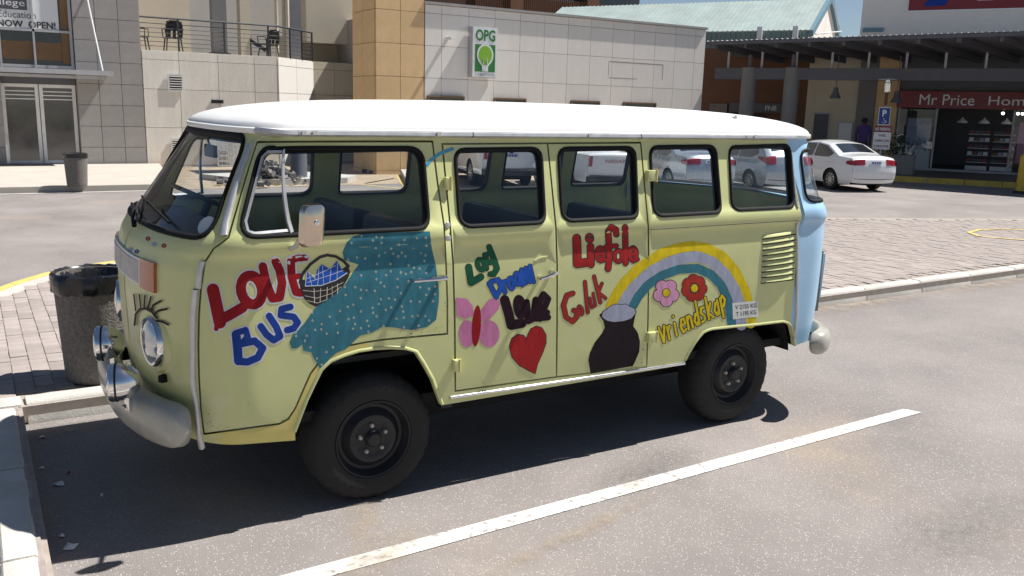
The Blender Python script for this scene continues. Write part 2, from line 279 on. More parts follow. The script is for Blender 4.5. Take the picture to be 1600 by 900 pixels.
M['redsign']=mat('red_sign',(.20,.012,.02),.4,var=.05); M['signwhite']=mat('sign_white',(.74,.75,.75),.4,var=.03); M['signgreen']=mat('sign_green',(.03,.20,.035),.4); M['signlime']=mat('sign_lime',(.22,.45,.03),.4); M['signblue']=mat('sign_blue',(.01,.04,.25),.4); M['yellow_post']=mat('yellow_post',(.55,.36,.03),.5,var=.15,scale=4,spots=[((.15,.1,.05),6,.65,.75,.6)])
M['kyel']=mat('yellow_kerb_paint',(.52,.38,.07),.7,var=.2,scale=3,spots=[((.25,.22,.18),5,.6,.7,.6)]); M['chair']=mat('black_plastic',(.015,.015,.017),.4); M['browncl']=mat('brown_cladding',(.15,.065,.03),.7,var=.15,scale=2); M['agg']=mat('exposed_aggregate',(.17,.155,.14),.9,var=.35,scale=45,bump=1.,bscale=75); M['bag']=mat('black_bag',(.012,.012,.015),.22,var=.3,scale=12,bump=.35,bscale=14)
UX=(1,0,0);UZ=(0,0,1)
def bld(name,loc,label,cat='building'): return empty(name,loc,label,cat)
def panels(par,x0,x1,z0,z1,xc,zc,y,m,name='wall_panel',t=.05,gap=.012,ux=None,org=None):
    """separate facing panels between joints, proud of the wall behind"""
    xs=[x0]+[x for x in xc if x0<x<x1]+[x1]; zs=[z0]+[z for z in zc if z0<z<z1]+[z1]; cache={}
    for a,b in zip(xs[:-1],xs[1:]):
        for c,d in zip(zs[:-1],zs[1:]):
            w,h=b-a-gap,d-c-gap; k=(round(w,3),round(h,3))
            if k not in cache:
                o=MB().box((0,0,0),(w,t,h)).build('p',m,smooth=0,bevel=.004); cache[k]=o.data; bpy.data.objects.remove(o)
            o=bpy.data.objects.new(name,cache[k])
            if ux is None: link(o,par); o.location=((a+b)/2,y,(c+d)/2)
            else:
                link(o,par); p=Vector(org)+Vector(ux)*((a+b)/2); o.location=(p.x,p.y,(c+d)/2); o.rotation_euler=(0,0,math.atan2(ux[1],ux[0]))
# --- grey block building with glazed entrance
gb=bld('office_building',(-2,23,0),'grey block office building with glazed entrance doors and college banner')
mb=MB(); mb.box((1.86,25.5,3.5),(1.62,4.9,7)); mb.box((-4.4,25.5,3.5),(7.35,4.9,7)); mb.box((.16,25.7,3.5),(1.80,4.6,7)); mb.build('wall',M['joint'],gb,smooth=0)
panels(gb,1.05,2.69,0,7,[1.02+.567*k for k in range(4)],[.565*k for k in range(13)],23.02,M['grey_block'])
panels(gb,-8,-.72,0,7,[-.72-.567*k for k in range(14)],[.565*k for k in range(13)],23.02,M['grey_block'])
panels(gb,23.05,27.9,0,7,[23.05+.567*k for k in range(9)],[.565*k for k in range(13)],0,M['grey_block'],ux=(0,1,0),org=(2.69,0,0))
def frame(par,x0,x1,z0,z1,y,w,m,name='door_frame',t=.07):
    mb=MB(); mb.box(((x0+x1)/2,y,z1-w/2),(x1-x0,t,w)); mb.box(((x0+x1)/2,y,z0+w/2),(x1-x0,t,w)); mb.box((x0+w/2,y,(z0+z1)/2),(w,t,z1-z0-2*w)); mb.box((x1-w/2,y,(z0+z1)/2),(w,t,z1-z0-2*w)); return mb.build(name,m,par,smooth=0)
def pane(par,x0,x1,z0,z1,y,m,name='window_pane',t=.012): return MB().box(((x0+x1)/2,y,(z0+z1)/2),(x1-x0,t,z1-z0)).build(name,m,par,smooth=0)
for x0,x1 in((-.72,.14),(.16,1.03)):
    d=frame(gb,x0,x1,.12,2.2,23.3,.085,M['door_white']); pane(d,x0+.08,x1-.08,.2,2.12,23.31,M['door_glass'])
    for z in(1.80,1.90,2.0): pane(d,x0+.08,x1-.08,z,z+.025,23.298,M['door_white'],'frosted_band')
MB().box((.155,23.3,2.33),(1.77,.2,.24)).build('lintel',M['dkgrey'],gb)
wf=frame(gb,-1.6,1.03,2.62,6.5,23.1,.07,M['fr'],'window_frame'); pane(gb,-1.55,.98,2.68,6.45,23.16,M['dglass'])
for x in(-.66,.12): MB().box((x,23.08,4.5),(.05,.06,3.8)).build('mullion',M['fr'],gb)
MB().box((-.3,23.08,3.56),(2.6,.06,.06)).build('transom',M['fr'],gb)
MB().box((-.3,23.148,3.05),(2.5,.008,.45)).build('roller_blind',M['brown'],gb); MB().box((.87,23.13,4.6),(.2,.01,3.7)).build('roller_blind',M['brown'],gb)
bn=MB().box((-.62,23.12,4.6),(2.7,.01,2.0)).build('banner',M['signwhite'],gb); MB().box((-.95,23.11,4.22),(1.95,.006,.34)).build('banner_band',M['dkgrey'],bn)
text('banner_text','ollege',(-.40,23.10,4.20),UX,UZ,.75,.22,M['signwhite'],bn); text('banner_text','Education',(-.22,23.10,3.93),UX,UZ,.85,.17,M['dkgrey'],bn); text('banner_text','S NOW  OPEN!',(-.1,23.10,3.70),UX,UZ,1.5,.17,M['vblack'],bn,bold=.02)
cn=MB().box((-1.5,22.55,2.50),(6.65,.95,.05)).build('entrance_canopy',M['galv'],gb); MB().box((-1.5,22.06,2.52),(6.7,.04,.12)).build('canopy_edge',M['fr'],cn); MB().box((-1.5,22.3,2.40),(6.3,.06,.08)).build('canopy_purlin',M['fr'],cn)
MB().tube([(1.42,23.0,4.6),(1.60,22.15,2.58)],.022,8).build('tie_rod',M['signwhite'],gb)
# --- beige building with balcony
bb=bld('balcony_building',(4.5,23,0),'beige building with steel railed balcony above block wall')
mb=MB(); mb.prism([(2.72,23.1),(6.5,23.1),(8.15,24.75),(9.6,24.9),(9.6,26),(2.72,26)],lambda x,y:(x,y,0),lambda x,y:(x,y,3.2)); mb.build('wall',M['joint'],bb,smooth=0)
panels(bb,2.72,6.47,0,3.22,[3.69,4.76,5.8],[.05,1.11,2.17,2.97],23.07,M['beige_block'])
c45=Vector((6.5,23.06,0)); d45=Vector((1,1,0)).normalized(); panels(bb,0,2.3,0,3.22,[.0,1.15],[1.1,2.17,2.97],0,M['bright'],ux=d45,org=c45)  # angled face whiter than the beige blocks: full sun put into its colour
panels(bb,0,1.45,0,3.22,[.75],[1.1,2.17,2.97],0,M['cream'],ux=Vector((1,.08,0)).normalized(),org=(8.13,24.72,0))
mb=MB(); mb.box((6,28.5,5.5),(7.5,.3,5)); mb.build('upper_wall',M['bright'],bb,smooth=0)
mb=MB(); mb.box((3.6,25.6,5.4),(1.9,.25,4.4)); mb.build('upper_wall',M['cream'],bb,smooth=0)
for x,w,m in((5.45,.42,'colm'),(6.25,.34,'cream')): MB().box((x,25.7,5.4),(w,.4,4.4)).build('pillar',M[m],bb,smooth=0)
MB().box((5.4,25.45,3.3),(.6,.3,.12)).build('pillar_foot',M['vblack'],bb); MB().box((9.3,26.6,5.8),(2.3,2.6,3.9)).build('upper_wall',M['cream'],bb,smooth=0); MB().box((10.2,26.9,2.0),(4.6,1.2,4.2)).build('upper_wall',M['cream'],bb,smooth=0); MB().box((7.75,25.48,4.35),(.55,.05,2.1)).build('balcony_door',M['fr'],bb)
MB().tube([(7.2,25.4,3.2),(7.2,25.4,5.1),(7.3,25.4,5.3),(7.5,25.4,5.3),(7.56,25.4,5.1),(7.56,25.4,3.2)],.06,10).build('downpipe',M['cream'],bb)
rl=[(2.72,23.1),(6.5,23.1),(7.05,23.6),(7.6,24.15),(8.1,24.65)]
for z,r in((4.1,.028),(3.94,.010),(3.82,.010),(3.70,.010),(3.58,.010),(3.46,.010),(3.34,.010)): MB().tube([(x,y,z) for x,y in rl],r,6).build('railing_bar',M['rail'],bb)
for x,y in((3.72,23.1),(4.98,23.1),(6.25,23.1),(7.05,23.6),(7.6,24.15),(8.1,24.65)): MB().box((x,y,3.65),(.045,.045,.92)).build('railing_post',M['rail'],bb)
def vent(x0,x1,z0,z1,y,lab):
    e=empty('wall_vent',((x0+x1)/2,y,z0),lab,'vent'); frame(e,x0,x1,z0,z1,y-.015,.045,M['white'],'vent_frame',.03); pane(e,x0+.04,x1-.04,z0+.04,z1-.04,y-.012,M['vblack'],'vent_back')
    for k in range(6): MB().box(((x0+x1)/2,y-.02,z0+.075+k*(z1-z0-.13)/5.2),(x1-x0-.09,.025,.02),rx=.5).build('vent_slat',M['white'],e)
vent(3.36,3.78,2.12,2.6,23.03,'white louvred wall vent high on beige wall under balcony'); vent(3.36,3.76,.40,.82,23.03,'white louvred wall vent low on beige wall behind windscreen'); 
MB().box((4.7,23.03,1.87),(.34,.02,.10)).build('wall_recess',M['vblack'],bb)
gt=empty('lattice_gate',(4.9,22.9,0),'white lattice security gate at foot of beige wall','gate')
for x0 in(4.62,5.02):
    frame(gt,x0,x0+.38,.02,1.25,22.95,.035,M['white'],'gate_frame',.04)
    for k in range(1,3): MB().box((x0+.38*k/3,22.95,.63),(.02,.02,1.2)).build('gate_bar',M['white'],gt)
    for k in range(1,8): MB().box((x0+.19,22.94,.02+1.22*k/8),(.34,.02,.03)).build('gate_bar',M['white'],gt)
def chair(x,y,rz,lab):
    e=empty('plastic_chair',(x,y,3.2),lab,'chair','black plastic chairs on the balcony',rz)
    MB().box((0,0,.43),(.44,.42,.03)).build('seat',M['chair'],e,local=True,bevel=.01)
    for sx in(-1,1):
        for sy in(-1,1): MB().tube([(.18*sx,.17*sy,.43),(.23*sx,.23*sy,0)],[.022,.016],6).build('leg',M['chair'],e,local=True)
        MB().tube([(.22*sx,-.2,.43),(.25*sx,-.2,.66),(.25*sx,.2,.68),(.22*sx,.24,.5)],.016,6).build('armrest',M['chair'],e,local=True)
    mb=MB(); mb.tube([(-.21,.2,.43),(-.21,.29,.78),(-.12,.31,.88),(.12,.31,.88),(.21,.29,.78),(.21,.2,.43)],.025,6)
    mb.build('back_frame',M['chair'],e,local=True); MB().box((0,.285,.74),(.42,.03,.26)).build('back_panel',M['chair'],e,local=True)
    for k in(-1,0,1): MB().box((.14*k,.25,.54),(.09,.025,.3),rx=-.25).build('back_slat',M['chair'],e,local=True)
chair(3.72,23.9,math.pi,'black plastic garden chair with its back to the railing'); chair(6.6,24.3,-.9,'black plastic garden chair turned sideways on balcony'); chair(2.85,24.1,1.2,'black plastic garden chair beside the grey block wall')
fl=MB(); fl.tube([(5.95,23.9,3.22),(5.95,23.9,3.75)],.02,6); fl.prism([(0,0),(.5,-.28),(.42,-.36),(0,-.12)],lambda a,b:(5.95+a,23.9,3.75+b),lambda a,b:(5.95+a,23.93,3.75+b)); tag(fl.build('folded_parasol',M['chair']),'small black folded stand on the balcony beside chair','stand')
# --- orange tower and white sign building
tw=bld('orange_tower',(8.8,20,0),'orange block tower between balcony and white wall')
MB().box((8.78,20.2,3.6),(1.36,1.6,7.2)).build('wall',M['joint'],tw,smooth=0); rows=[.1,.95,1.82,2.68,3.56,4.43,5.3]
panels(tw,8.06,9.50,0,7.2,[8.78],rows,19.33,M['orange_block']); panels(tw,19.36,20.97,0,7.2,[20.2],rows,0,M['orange_block'],ux=(0,1,0),org=(8.07,0,0))
ob=bld('sign_building',(14.7,19.3,0),'long white panelled building with row of small low windows')
MB().box((14.75,23,2.33),(10.4,7.3,4.6)).build('wall',M['joint'],ob,smooth=0); xs=[9.18+.86*k for k in range(14)]
panels(ob,9.52,19.97,0.62,4.66,xs,rows[1:],19.33,M['opg_block']); MB().box((14.74,19.42,4.70),(10.5,.36,.07)).build('coping',M['grey_block'],ob); MB().box((14.74,19.26,.30),(10.5,.1,.58)).build('brick_plinth',M['brick'],ob)
mb=MB()
for x in np.arange(9.55,19.9,.23):
    for k in range(7): pass
for k in range(7):
    for i in range(45):
        x=9.52+i*.232+(.116 if k%2 else 0)
        if x<19.8: mb.box((x+.11,19.2,.05+.08*k),(.222,.03,.07))
tag(mb.build('brick_facing',M['brick'],ob,smooth=0),kind='stuff'); MB().box((14.74,19.24,.62),(10.5,.16,.05)).build('plinth_cap',M['cream'],ob)
for i,(a,b) in enumerate(((9.58,10.75),(11.75,12.85),(14.5,15.6),(16.55,17.9))):
    w=MB().box(((a+b)/2,19.27,1.74),(b-a,.06,.88)).build('window',M['dglass'],ob,smooth=0); frame(w,a,b,1.28,2.2,19.23,.04,M['brown'],'window_frame',.05)
    for k in range(1,4): MB().box((a+(b-a)*k/4,19.225,1.66),(.02,.03,.76)).build('window_bar',M['brown'],w)
mb=MB()
for x0,x1,z0,z1 in((15.95,18.15,3.42,3.45),(15.95,17.1,2.93,2.95),(15.93,15.95,3.0,3.43),(18.15,18.18,2.95,3.44)): mb.box(((x0+x1)/2,19.3035,(z0+z1)/2),(x1-x0,.001,z1-z0))
mb.build('old_sign_marks',M['joint'],ob,smooth=0)
sg=empty('wall_sign',(11.3,19.2,2.75),'OPG lighting box sign with green light bulb','sign'); MB().box((11.31,19.18,3.45),(.83,.20,1.40)).build('sign_case',M['fr'],sg,bevel=.01); MB().box((11.31,19.07,3.45),(.80,.03,1.37)).build('sign_face',M['signwhite'],sg)
text('sign_text','OPG',(11.31,19.052,3.92),UX,UZ,.64,.32,M['signgreen'],sg,bold=.03); MB().box((11.31,19.053,3.29),(.66,.004,.76)).build('sign_square',M['signgreen'],sg,smooth=0); text('sign_text','LIGHTING',(11.31,19.052,2.83),UX,UZ,.64,.06,M['dkgrey'],sg)
def flat(name,poly,y,m,par): return MB().add([(x,y,z) for x,z in poly],[tuple(range(len(poly)))]).build(name,m,par,smooth=0)
bulb=[(11.31+.27*math.cos(a),3.38+.31*math.sin(a)) for a in np.linspace(-.7,math.pi+.7,22)]+[(11.21,3.06),(11.21,2.92),(11.41,2.92),(11.41,3.06)]
flat('bulb_edge',bulb,19.046,M['signwhite'],sg); flat('bulb',[(11.31+(x-11.31)*.80,3.38+(z-3.38)*.82) for x,z in bulb[:22]]+[(11.24,3.10),(11.38,3.10)],19.042,M['signlime'],sg)
mb=MB()
for k in range(3): mb.box((11.31,19.04,2.95+.04*k),(.15,.004,.014),ry=.2)
mb.tube([(11.24,19.04,3.12),(11.26,19.04,3.3),(11.31,19.04,3.22),(11.36,19.04,3.3),(11.38,19.04,3.12)],.008,5); mb.build('bulb_lines',M['signwhite'],sg)
sc_=empty('security_camera',(10.2,19.2,3.75),'small white security camera on wall beside the OPG sign','camera'); MB().box((10.2,19.15,3.78),(.08,.3,.08)).build('camera_body',M['white'],sc_,bevel=.01); MB().tube([(10.2,19.3,3.68),(10.2,19.2,3.75)],.02,6).build('camera_bracket',M['white'],sc_)
# --- mall frontage (own axes: s along the kerb, o behind it)
MO=Vector((22.9,13.7,0)); MD=Vector((.5,-.866,0)); MN=Vector((-.866,-.5,0)); MA=math.atan2(-.866,.5)
def mp(s,o,z=0.): return MO+MD*s-MN*o+Vector((0,0,z))
def mbox(s0,s1,o0,o1,z0,z1,name,m,par,bevel=0): return MB().box(mp((s0+s1)/2,(o0+o1)/2,(z0+z1)/2),(s1-s0,o1-o0,z1-z0),rz=MA).build(name,m,par,smooth=0,bevel=bevel)
tag(MB().prism([(-9,.1),(14,.1),(14,6),(-9,6)],lambda s,o:mp(s,o,.0),lambda s,o:mp(s,o,.15)).build('walkway',M['tile'],smooth=0),kind='structure')
yk=bpy.data.objects.new('yellow_kerb',None); COL.objects.link(yk); yk.location=mp(0,0); tag(yk,kind='structure')
for k in range(16): mbox(-5+k*1.0+.005,-4+k*1.0-.005,-.08,.12,-.02,.17,'kerb_stone',M['kyel'],yk,.015)
ml=bld('mall_building',mp(0,5),'shopping centre frontage with dark canopy, round columns and green sheet roof')
mbox(-9,-3.75,5,5.3,.15,4.4,'wall',M['browncl'],ml); mbox(-3.75,-1.95,5,5.25,.15,4.4,'wall',M['cream'],ml); mbox(-1.95,-1.3,4.9,5.2,.15,4.4,'pilaster',M['colm'],ml); mbox(-1.3,-.58,4.8,5.2,.15,4.4,'pilaster',M['orange_block'],ml)
d=mbox(-3.4,-2.9,4.93,5.0,.15,2.0,'door',M['dkgrey'],ml); mbox(-3.45,-2.85,4.96,4.99,2.0,2.06,'door_frame',M['fr'],ml)
mbox(-2.55,-2.0,4.95,5.0,.95,1.75,'notice_board',M['fr'],ml); mbox(-2.5,-2.05,4.93,4.95,1.0,1.7,'notice_sheet',M['signwhite'],ml)
fb=mbox(-6.6,-4.2,4.85,5.0,2.0,2.35,'bank_sign',M['dkgrey'],ml); text('bank_text','FNB',mp(-5.0,4.84,2.17),MD,UZ,.42,.18,M['signwhite'],fb,off=.01); mbox(-7.4,-6.7,4.9,5.0,.15,2.3,'shop_window',M['dglass'],ml); mbox(-6.5,-5.3,4.9,5.0,.15,1.95,'shop_window',M['dglass'],ml)
sn=mbox(-.58,9,4.6,5.0,2.3,2.87,'shop_sign',M['redsign'],ml); text('shop_text','Mr Price',mp(1.0,4.59,2.585),MD,UZ,1.72,.36,M['signwhite'],sn,off=.012); text('shop_text','Home',mp(2.95,4.59,2.585),MD,UZ,1.35,.30,M['signwhite'],sn,off=.012)
tm=MB(); tm.lathe(mp(2.05,4.59,2.58),MN,[(.0,.012),(.21,.012),(.21,.0)],24); tm.build('sign_disc',M['redsign'],sn)
mbox(-.58,9,4.7,4.76,.15,.22,'shop_threshold',M['fr'],ml)
for s0,s1 in((-.5,.72),(3.1,4.3),(4.3,5.5)):
    w=mbox(s0,s1,4.98,5.0,.2,2.25,'shop_window',M['glass'],ml)
    for s in(s0,s1): mbox(s-.03,s+.03,4.94,5.02,.15,2.3,'window_post',M['fr'],w)
mbox(-.62,9,4.96,5.06,2.87,4.4,'shop_upper_wall',M['dkgrey'],ml); mbox(-.7,-.58,5.2,9.7,.15,4.4,'shop_side_wall',M['dkgrey'],ml); mbox(-.7,9,5.06,9.7,4.2,4.4,'shop_roof',M['dkgrey'],ml); mbox(-.58,9,9.5,9.7,.15,4.4,'shop_back_wall',M['dkgrey'],ml); mbox(-.58,9,5,9.6,3.0,3.1,'shop_ceiling',M['dkgrey'],ml); mbox(-.58,9,5,9.6,.14,.152,'shop_floor',M['tile'],ml)
mbox(-.25,.55,5.5,5.54,.55,1.95,'window_poster',M['lilac'],ml); mbox(-.45,.0,5.3,5.6,.15,.75,'display_plinth',M['white'],ml); mbox(.1,.6,5.4,5.8,.15,.85,'display_plinth',M['white'],ml); mbox(3.3,3.9,5.4,5.45,.5,1.9,'window_poster',M['flower_pink'],ml)
for s0 in(1.75,2.55):
    r=mbox(s0,s0+.7,6.6,7.0,.15,.3,'shelf_rack',M['white'],ml)
    for k in range(5):
        mbox(s0,s0+.7,6.55,7.0,.42+.25*k,.44+.25*k,'shelf',M['white'],r)
        for j in range(4): mbox(s0+.03+.17*j,s0+.17+.17*j,6.6,6.9,.445+.25*k,.56+.25*k,'folded_goods',M[('lilac','dkgrey','white','dkgrey','brown','redsign')[(k*3+j*2+int(s0*10))%6]],r)
for s in(1.5,2.2,2.9):
    e=empty('shop_pendant_lamp',mp(s,6.2,1.9),'pale pendant lamp hanging inside the shop doorway','lamp','pendant lamps in the shop doorway'); MB().lathe(mp(s,6.2,1.82),(0,0,1),[(.18,0),(.16,.06),(.05,.14),(.02,.2)],16).build('lamp_shade',M['signwhite'],e); MB().tube([mp(s,6.2,2.0),mp(s,6.2,3.0)],.006,5).build('lamp_cord',M['vblack'],e)
for s in(2.75,3.2,3.34): 
    e=empty('spot_light',mp(s,5.4,2.2),'small lit spotlight inside the shop front','lamp','lit spotlights in the shop front'); MB().lathe(mp(s,5.4,2.18),MN,[(0,.05),(.04,.05),(.05,0),(.03,-.06),(0,-.07)],10).build('lamp_bulb',emit_mat('spot_glow',(1,.95,.85),3.5),e); MB().tube([mp(s,5.4,2.2),mp(s,5.4,3.0)],.008,5).build('lamp_stem',M['vblack'],e)
for s in(-5.2,-3.73,5.5):
    MB().lathe(mp(s,2,0),(0,0,1),[(.26,.15),(.26,3.52),(.0,3.53)],28).build('column',M['colm'],ml); MB().tube([mp(s,2,3.5),mp(s,2,3.95)],.07,8).build('column_stub',M['dkgrey'],ml)
mbox(-6.4,13,1.88,2.12,3.12,3.5,'canopy_beam',M['dkgrey'],ml)
ce=[(-6.6,1.35),(13,-3.2)]
def edge_o(s): return 1.35+(s+6.6)*(-4.55/19.6)
for k in range(18):
    s=-6.3+k*1.1; a=mp(s,edge_o(s)+.15,4.22); b=mp(s+1.6,5.1,3.92); MB().bar(a,b,.11,.2).build('canopy_rafter',M['dkgrey'],ml); f=(2-edge_o(s))/(5.1-edge_o(s)); q=a.lerp(b,f); MB().box((q.x,q.y,(q.z+3.5)/2-.03),(.07,.07,q.z-3.5),rz=MA).build('canopy_strut',M['fr'],ml)
mb=MB(); mb.add([mp(-6.6,1.35,4.34),mp(13,-3.2,4.34),mp(13,5.2,4.02),mp(-6.6,5.2,4.02)],[(0,1,2,3)]); mb.add([mp(-6.6,1.35,4.37),mp(13,-3.2,4.37),mp(13,5.2,4.05),mp(-6.6,5.2,4.05)],[(0,1,2,3)]); mb.build('canopy_roof',M['galv'],ml,smooth=0)
mb=MB(); n=110
for i in range(n):
    s=-6.6+i*.178; mb.tube([mp(s,edge_o(s)-.03,4.375),mp(s+.25,edge_o(s)+1.0,4.31)],.028,5)
tag(mb.build('roof_corrugation',M['galv'],ml),kind='stuff'); MB().bar(mp(-6.6,1.36,4.30),mp(13,-3.19,4.30),.05,.10).build('canopy_fascia',M['dkgrey'],ml)
mbox(-2.25,13,6,6.3,4.0,7.6,'parapet_wall',M['bright'],ml); rb=mbox(-.68,13,5.96,5.99,5.72,7.4,'red_banner',M['redsign'],ml); mbox(-.70,13,5.955,5.985,5.66,5.72,'banner_border',M['signwhite'],rb)
flat2=lambda name,pts,m,par:MB().add([mp(*p) for p in pts],[tuple(range(len(pts)))]).build(name,m,par,smooth=0)
flat2('banner_picture',[(-.2,5.94,5.85),(.5,5.94,5.86),(.7,5.94,6.3),(.1,5.94,6.4)],M['navy'],rb); flat2('banner_mark',[(1.5,5.94,6.0),(2.0,5.94,6.0),(2.2,5.94,6.4),(1.6,5.94,6.4)],M['signwhite'],rb)
mbox(-2.15,-1.45,5.9,6.0,5.0,5.14,'fascia_box',M['fascia'],ml)
# green sheet roof with standing ribs, cladding and gable
def gr_(s,t,z=0.): return mp(s,6+3.2*t,5.12+1.5*t+z)
mb=MB(); mb.add([gr_(-16,0),gr_(-4,0),gr_(-4,1),gr_(-16,1)],[(0,1,2,3)]); mb.add([gr_(-16,1),gr_(-4,1),mp(-4,12.4,5.12),mp(-16,12.4,5.12)],[(0,1,2,3)]); mb.build('green_roof',M['sea'],ml,smooth=0)
for i in range(60): MB().bar(gr_(-16+i*.2,0,.012),gr_(-16+i*.2,1,.012),.035,.03).build('roof_rib',M['sea'],ml,smooth=0)
mbox(-16,-4.05,6.05,6.2,4.0,5.1,'clad_wall',M['sea2'],ml)
for i in range(44): mbox(-12.6+i*.195,-12.55+i*.195,6.0,6.05,4.2,5.06,'cladding_rib',M['sea2'],ml)
for s in(-5.9,-4.55): MB().lathe(mp(s,5.85,4.3),(0,0,1),[(.11,0),(.11,.95),(0,.96)],14).build('roof_post',M['signwhite'],ml)
flat2('gable_wall',[(-4.02,6.2,4.2),(-4.02,6.2,5.1),(-4.02,9.2,6.55),(-4.02,12.2,5.1),(-4.02,12.2,4.2)],M['opg_block'],ml)
for a,b in((mp(-3.95,5.8,4.98),mp(-3.95,9.2,6.64)),(mp(-3.95,12.6,4.98),mp(-3.95,9.2,6.64))): MB().bar(a,b,.14,.24).build('gable_fascia',M['fascia'],ml,smooth=0)
MB().tube([mp(-3.9,6.4,5.0),mp(-3.4,9,5.3)],.03,6).build('gable_tie',M['signwhite'],ml); MB().tube([mp(-3.4,9,5.3),mp(-3.9,9.2,6.5)],.015,6).build('gable_tie',M['fr'],ml)
# --- brown building far behind
fbd=bld('brown_building',(30,44,0),'distant brown brick building with slatted balconies over the white wall'); MB().box((30.5,47,6.6),(13,6,13.2)).build('wall',M['browncl'],fbd,smooth=0)
for z in(7.6,10.6):
    MB().box((30.5,43.9,z+1.6),(12.6,.1,1.5)).build('window_band',M['dglass'],fbd); MB().box((30.5,43.6,z-.1),(13.2,.9,.25)).build('balcony_slab',M['browncl'],fbd)
    mb=MB()
    for i in range(86): mb.box((24.3+i*.145,43.2,z+.45),(.06,.04,.9))
    tag(mb.build('balcony_slats',M['browncl'],fbd,smooth=0),kind='stuff')
    for x in(27,32.6): MB().box((x,43.5,z+1.5),(.9,.8,3.2)).build('pier',M['browncl'],fbd)
# --- street things
def lampshade(s,o,z,lab):
    e=empty('canopy_pendant_lamp',mp(s,o,z),lab,'lamp'); MB().lathe(mp(s,o,z),(0,0,1),[(.19,0),(.17,.05),(.09,.22),(.07,.36),(.0,.37)],18).build('lamp_shade',M['dkgrey'],e); MB().tube([mp(s,o,z+.35),mp(s,o,3.9)],.015,6).build('lamp_stem',M['dkgrey'],e)
lampshade(-2.26,2.0,2.52,'grey bell shaped pendant lamp under the canopy before cream wall'); lampshade(-.35,2.0,2.42,'grey bell shaped pendant lamp under canopy behind lamp post')
lp=empty('lamp_post',mp(-.55,1,0.15),'steel lamp post with round flat top at the mall kerb','lamp post'); MB().tube([mp(-.55,1,.15),mp(-.55,1,2.75)],.045,10).build('post',M['browncl'],lp); MB().lathe(mp(-.55,1,2.72),(0,0,1),[(.10,0),(.11,.05),(.11,.28),(.085,.30),(.085,.40),(.0,.41)],18).build('lamp_head',M['chrome'],lp); MB().lathe(mp(-.55,1,3.10),(0,0,1),[(0,0),(.30,.0),(.30,.02),(.12,.06),(0,.07)],24).build('lamp_disc',M['fr'],lp)
sp0=mp(-.47,.3,.1); ps=empty('parking_sign',sp0,'blue disabled parking sign above red and white no parking notice','sign'); MB().tube([sp0,sp0+Vector((0,0,2.2))],.035,10).build('post',M['fr'],ps)
vd=Vector((CP[0],CP[1],0))-Vector((sp0.x,sp0.y,0)); vd.normalize(); nrm=(vd*.5+MN*.5).normalized(); pu=Vector((-nrm.y,nrm.x,0)); 
def sgn(z0,z1,w,m,name,off=.045):
    c=sp0+nrm*off+Vector((0,0,(z0+z1)/2)); return MB().box(c,(w,.012,z1-z0),rz=math.atan2(pu.y,pu.x)).build(name,m,ps)
def sc3(z): return sp0+nrm*.053+Vector((0,0,z))
sgn(1.60,2.14,.34,M['signwhite'],'sign_edge',.042); sgn(1.62,2.12,.31,M['signblue'],'sign_plate'); text('sign_text','P',sc3(1.96),pu,UZ,.12,.20,M['signwhite'],ps,bold=.03)
mb=MB(); cc=sc3(1.73); mb.tube([cc+pu*(.05*math.cos(a))+Vector((0,0,.05*math.sin(a)-.02)) for a in np.linspace(-2.6,.9,12)],.008,5); mb.tube([cc+Vector((0,0,.09)),cc+Vector((0,0,.02)),cc+pu*.05+Vector((0,0,.015)),cc+pu*.08+Vector((0,0,-.05))],.010,5); mb.build('wheelchair_symbol',M['signwhite'],ps)
sgn(1.38,1.57,.50,M['redsign'],'sign_plate'); text('sign_text','NO PARKING',sc3(1.475),pu,UZ,.44,.10,M['signwhite'],ps,bold=.02); sgn(.85,1.38,.50,M['signwhite'],'sign_plate')
for z,t in((1.28,'WHEEL'),(1.12,'CLAMPING ZONE'),(.95,'R 200.00 FINE')): text('sign_text',t,sc3(z),pu,UZ,.22 if len(t)<6 else .42,.07,M['redsign'],ps,bold=.02)
pt=empty('planter',mp(.1,1.4,.15),'grey square planter with low green bush beside parking sign','planter'); mbox(-.2,.45,1.1,1.7,.15,.78,'planter_box',M['colm'],pt,.02)
leafm=mat('bush_leaf',(.035,.075,.02),.6,var=.3,scale=8,rnd=.2); mb=MB()
for i in range(420):
    a=Vector((random.gauss(0,.28),random.gauss(0,.26),abs(random.gauss(.22,.2)))); c=mp(-.15,1.4,.75)+a; d=Vector((random.uniform(-1,1),random.uniform(-1,1),random.uniform(-.2,1))).normalized()*.09; n=d.cross(Vector((random.uniform(-1,1),random.uniform(-1,1),.3))).normalized()*.025; mb.add([c,c+d*.5+n,c+d,c+d*.5-n],[(0,1,2,3)])
mb.build('foliage',leafm,pt,smooth=0); MB().tube([mp(-.15,1.4,.6),mp(-.1,1.4,1.0)],.03,6).build('stem',M['browncl'],pt)
yp=empty('yellow_bollard',(22.75,9.55,0),'thick yellow painted concrete bollard at the mall corner','bollard'); MB().lathe((22.78,9.6,0),(0,0,1),[(.19,0),(.18,.05),(.17,.98),(.14,1.05),(0,1.06)],20).build('post',M['yellow_post'],yp); MB().lathe((22.78,9.6,0),(0,0,1),[(.24,0),(.23,.06),(.18,.08)],20).build('foot',M['vblack'],yp)
pil=empty('concrete_pillar',(5.25,17.4,.14),'dark grey round concrete pillar standing on kerbed island','pillar'); MB().lathe((5.25,17.4,.12),(0,0,1),[(.22,0),(.20,.05),(.19,1.45),(.16,1.5),(0,1.5)],24).build('shaft',M['dkgrey'],pil); MB().lathe((5.25,17.4,.12),(0,0,1),[(.205,1.18),(.21,1.2),(.21,1.26),(.20,1.28)],24).build('band',M['fr'],pil)
RBX,RBY=gp(420,281,.1); mb=MB()
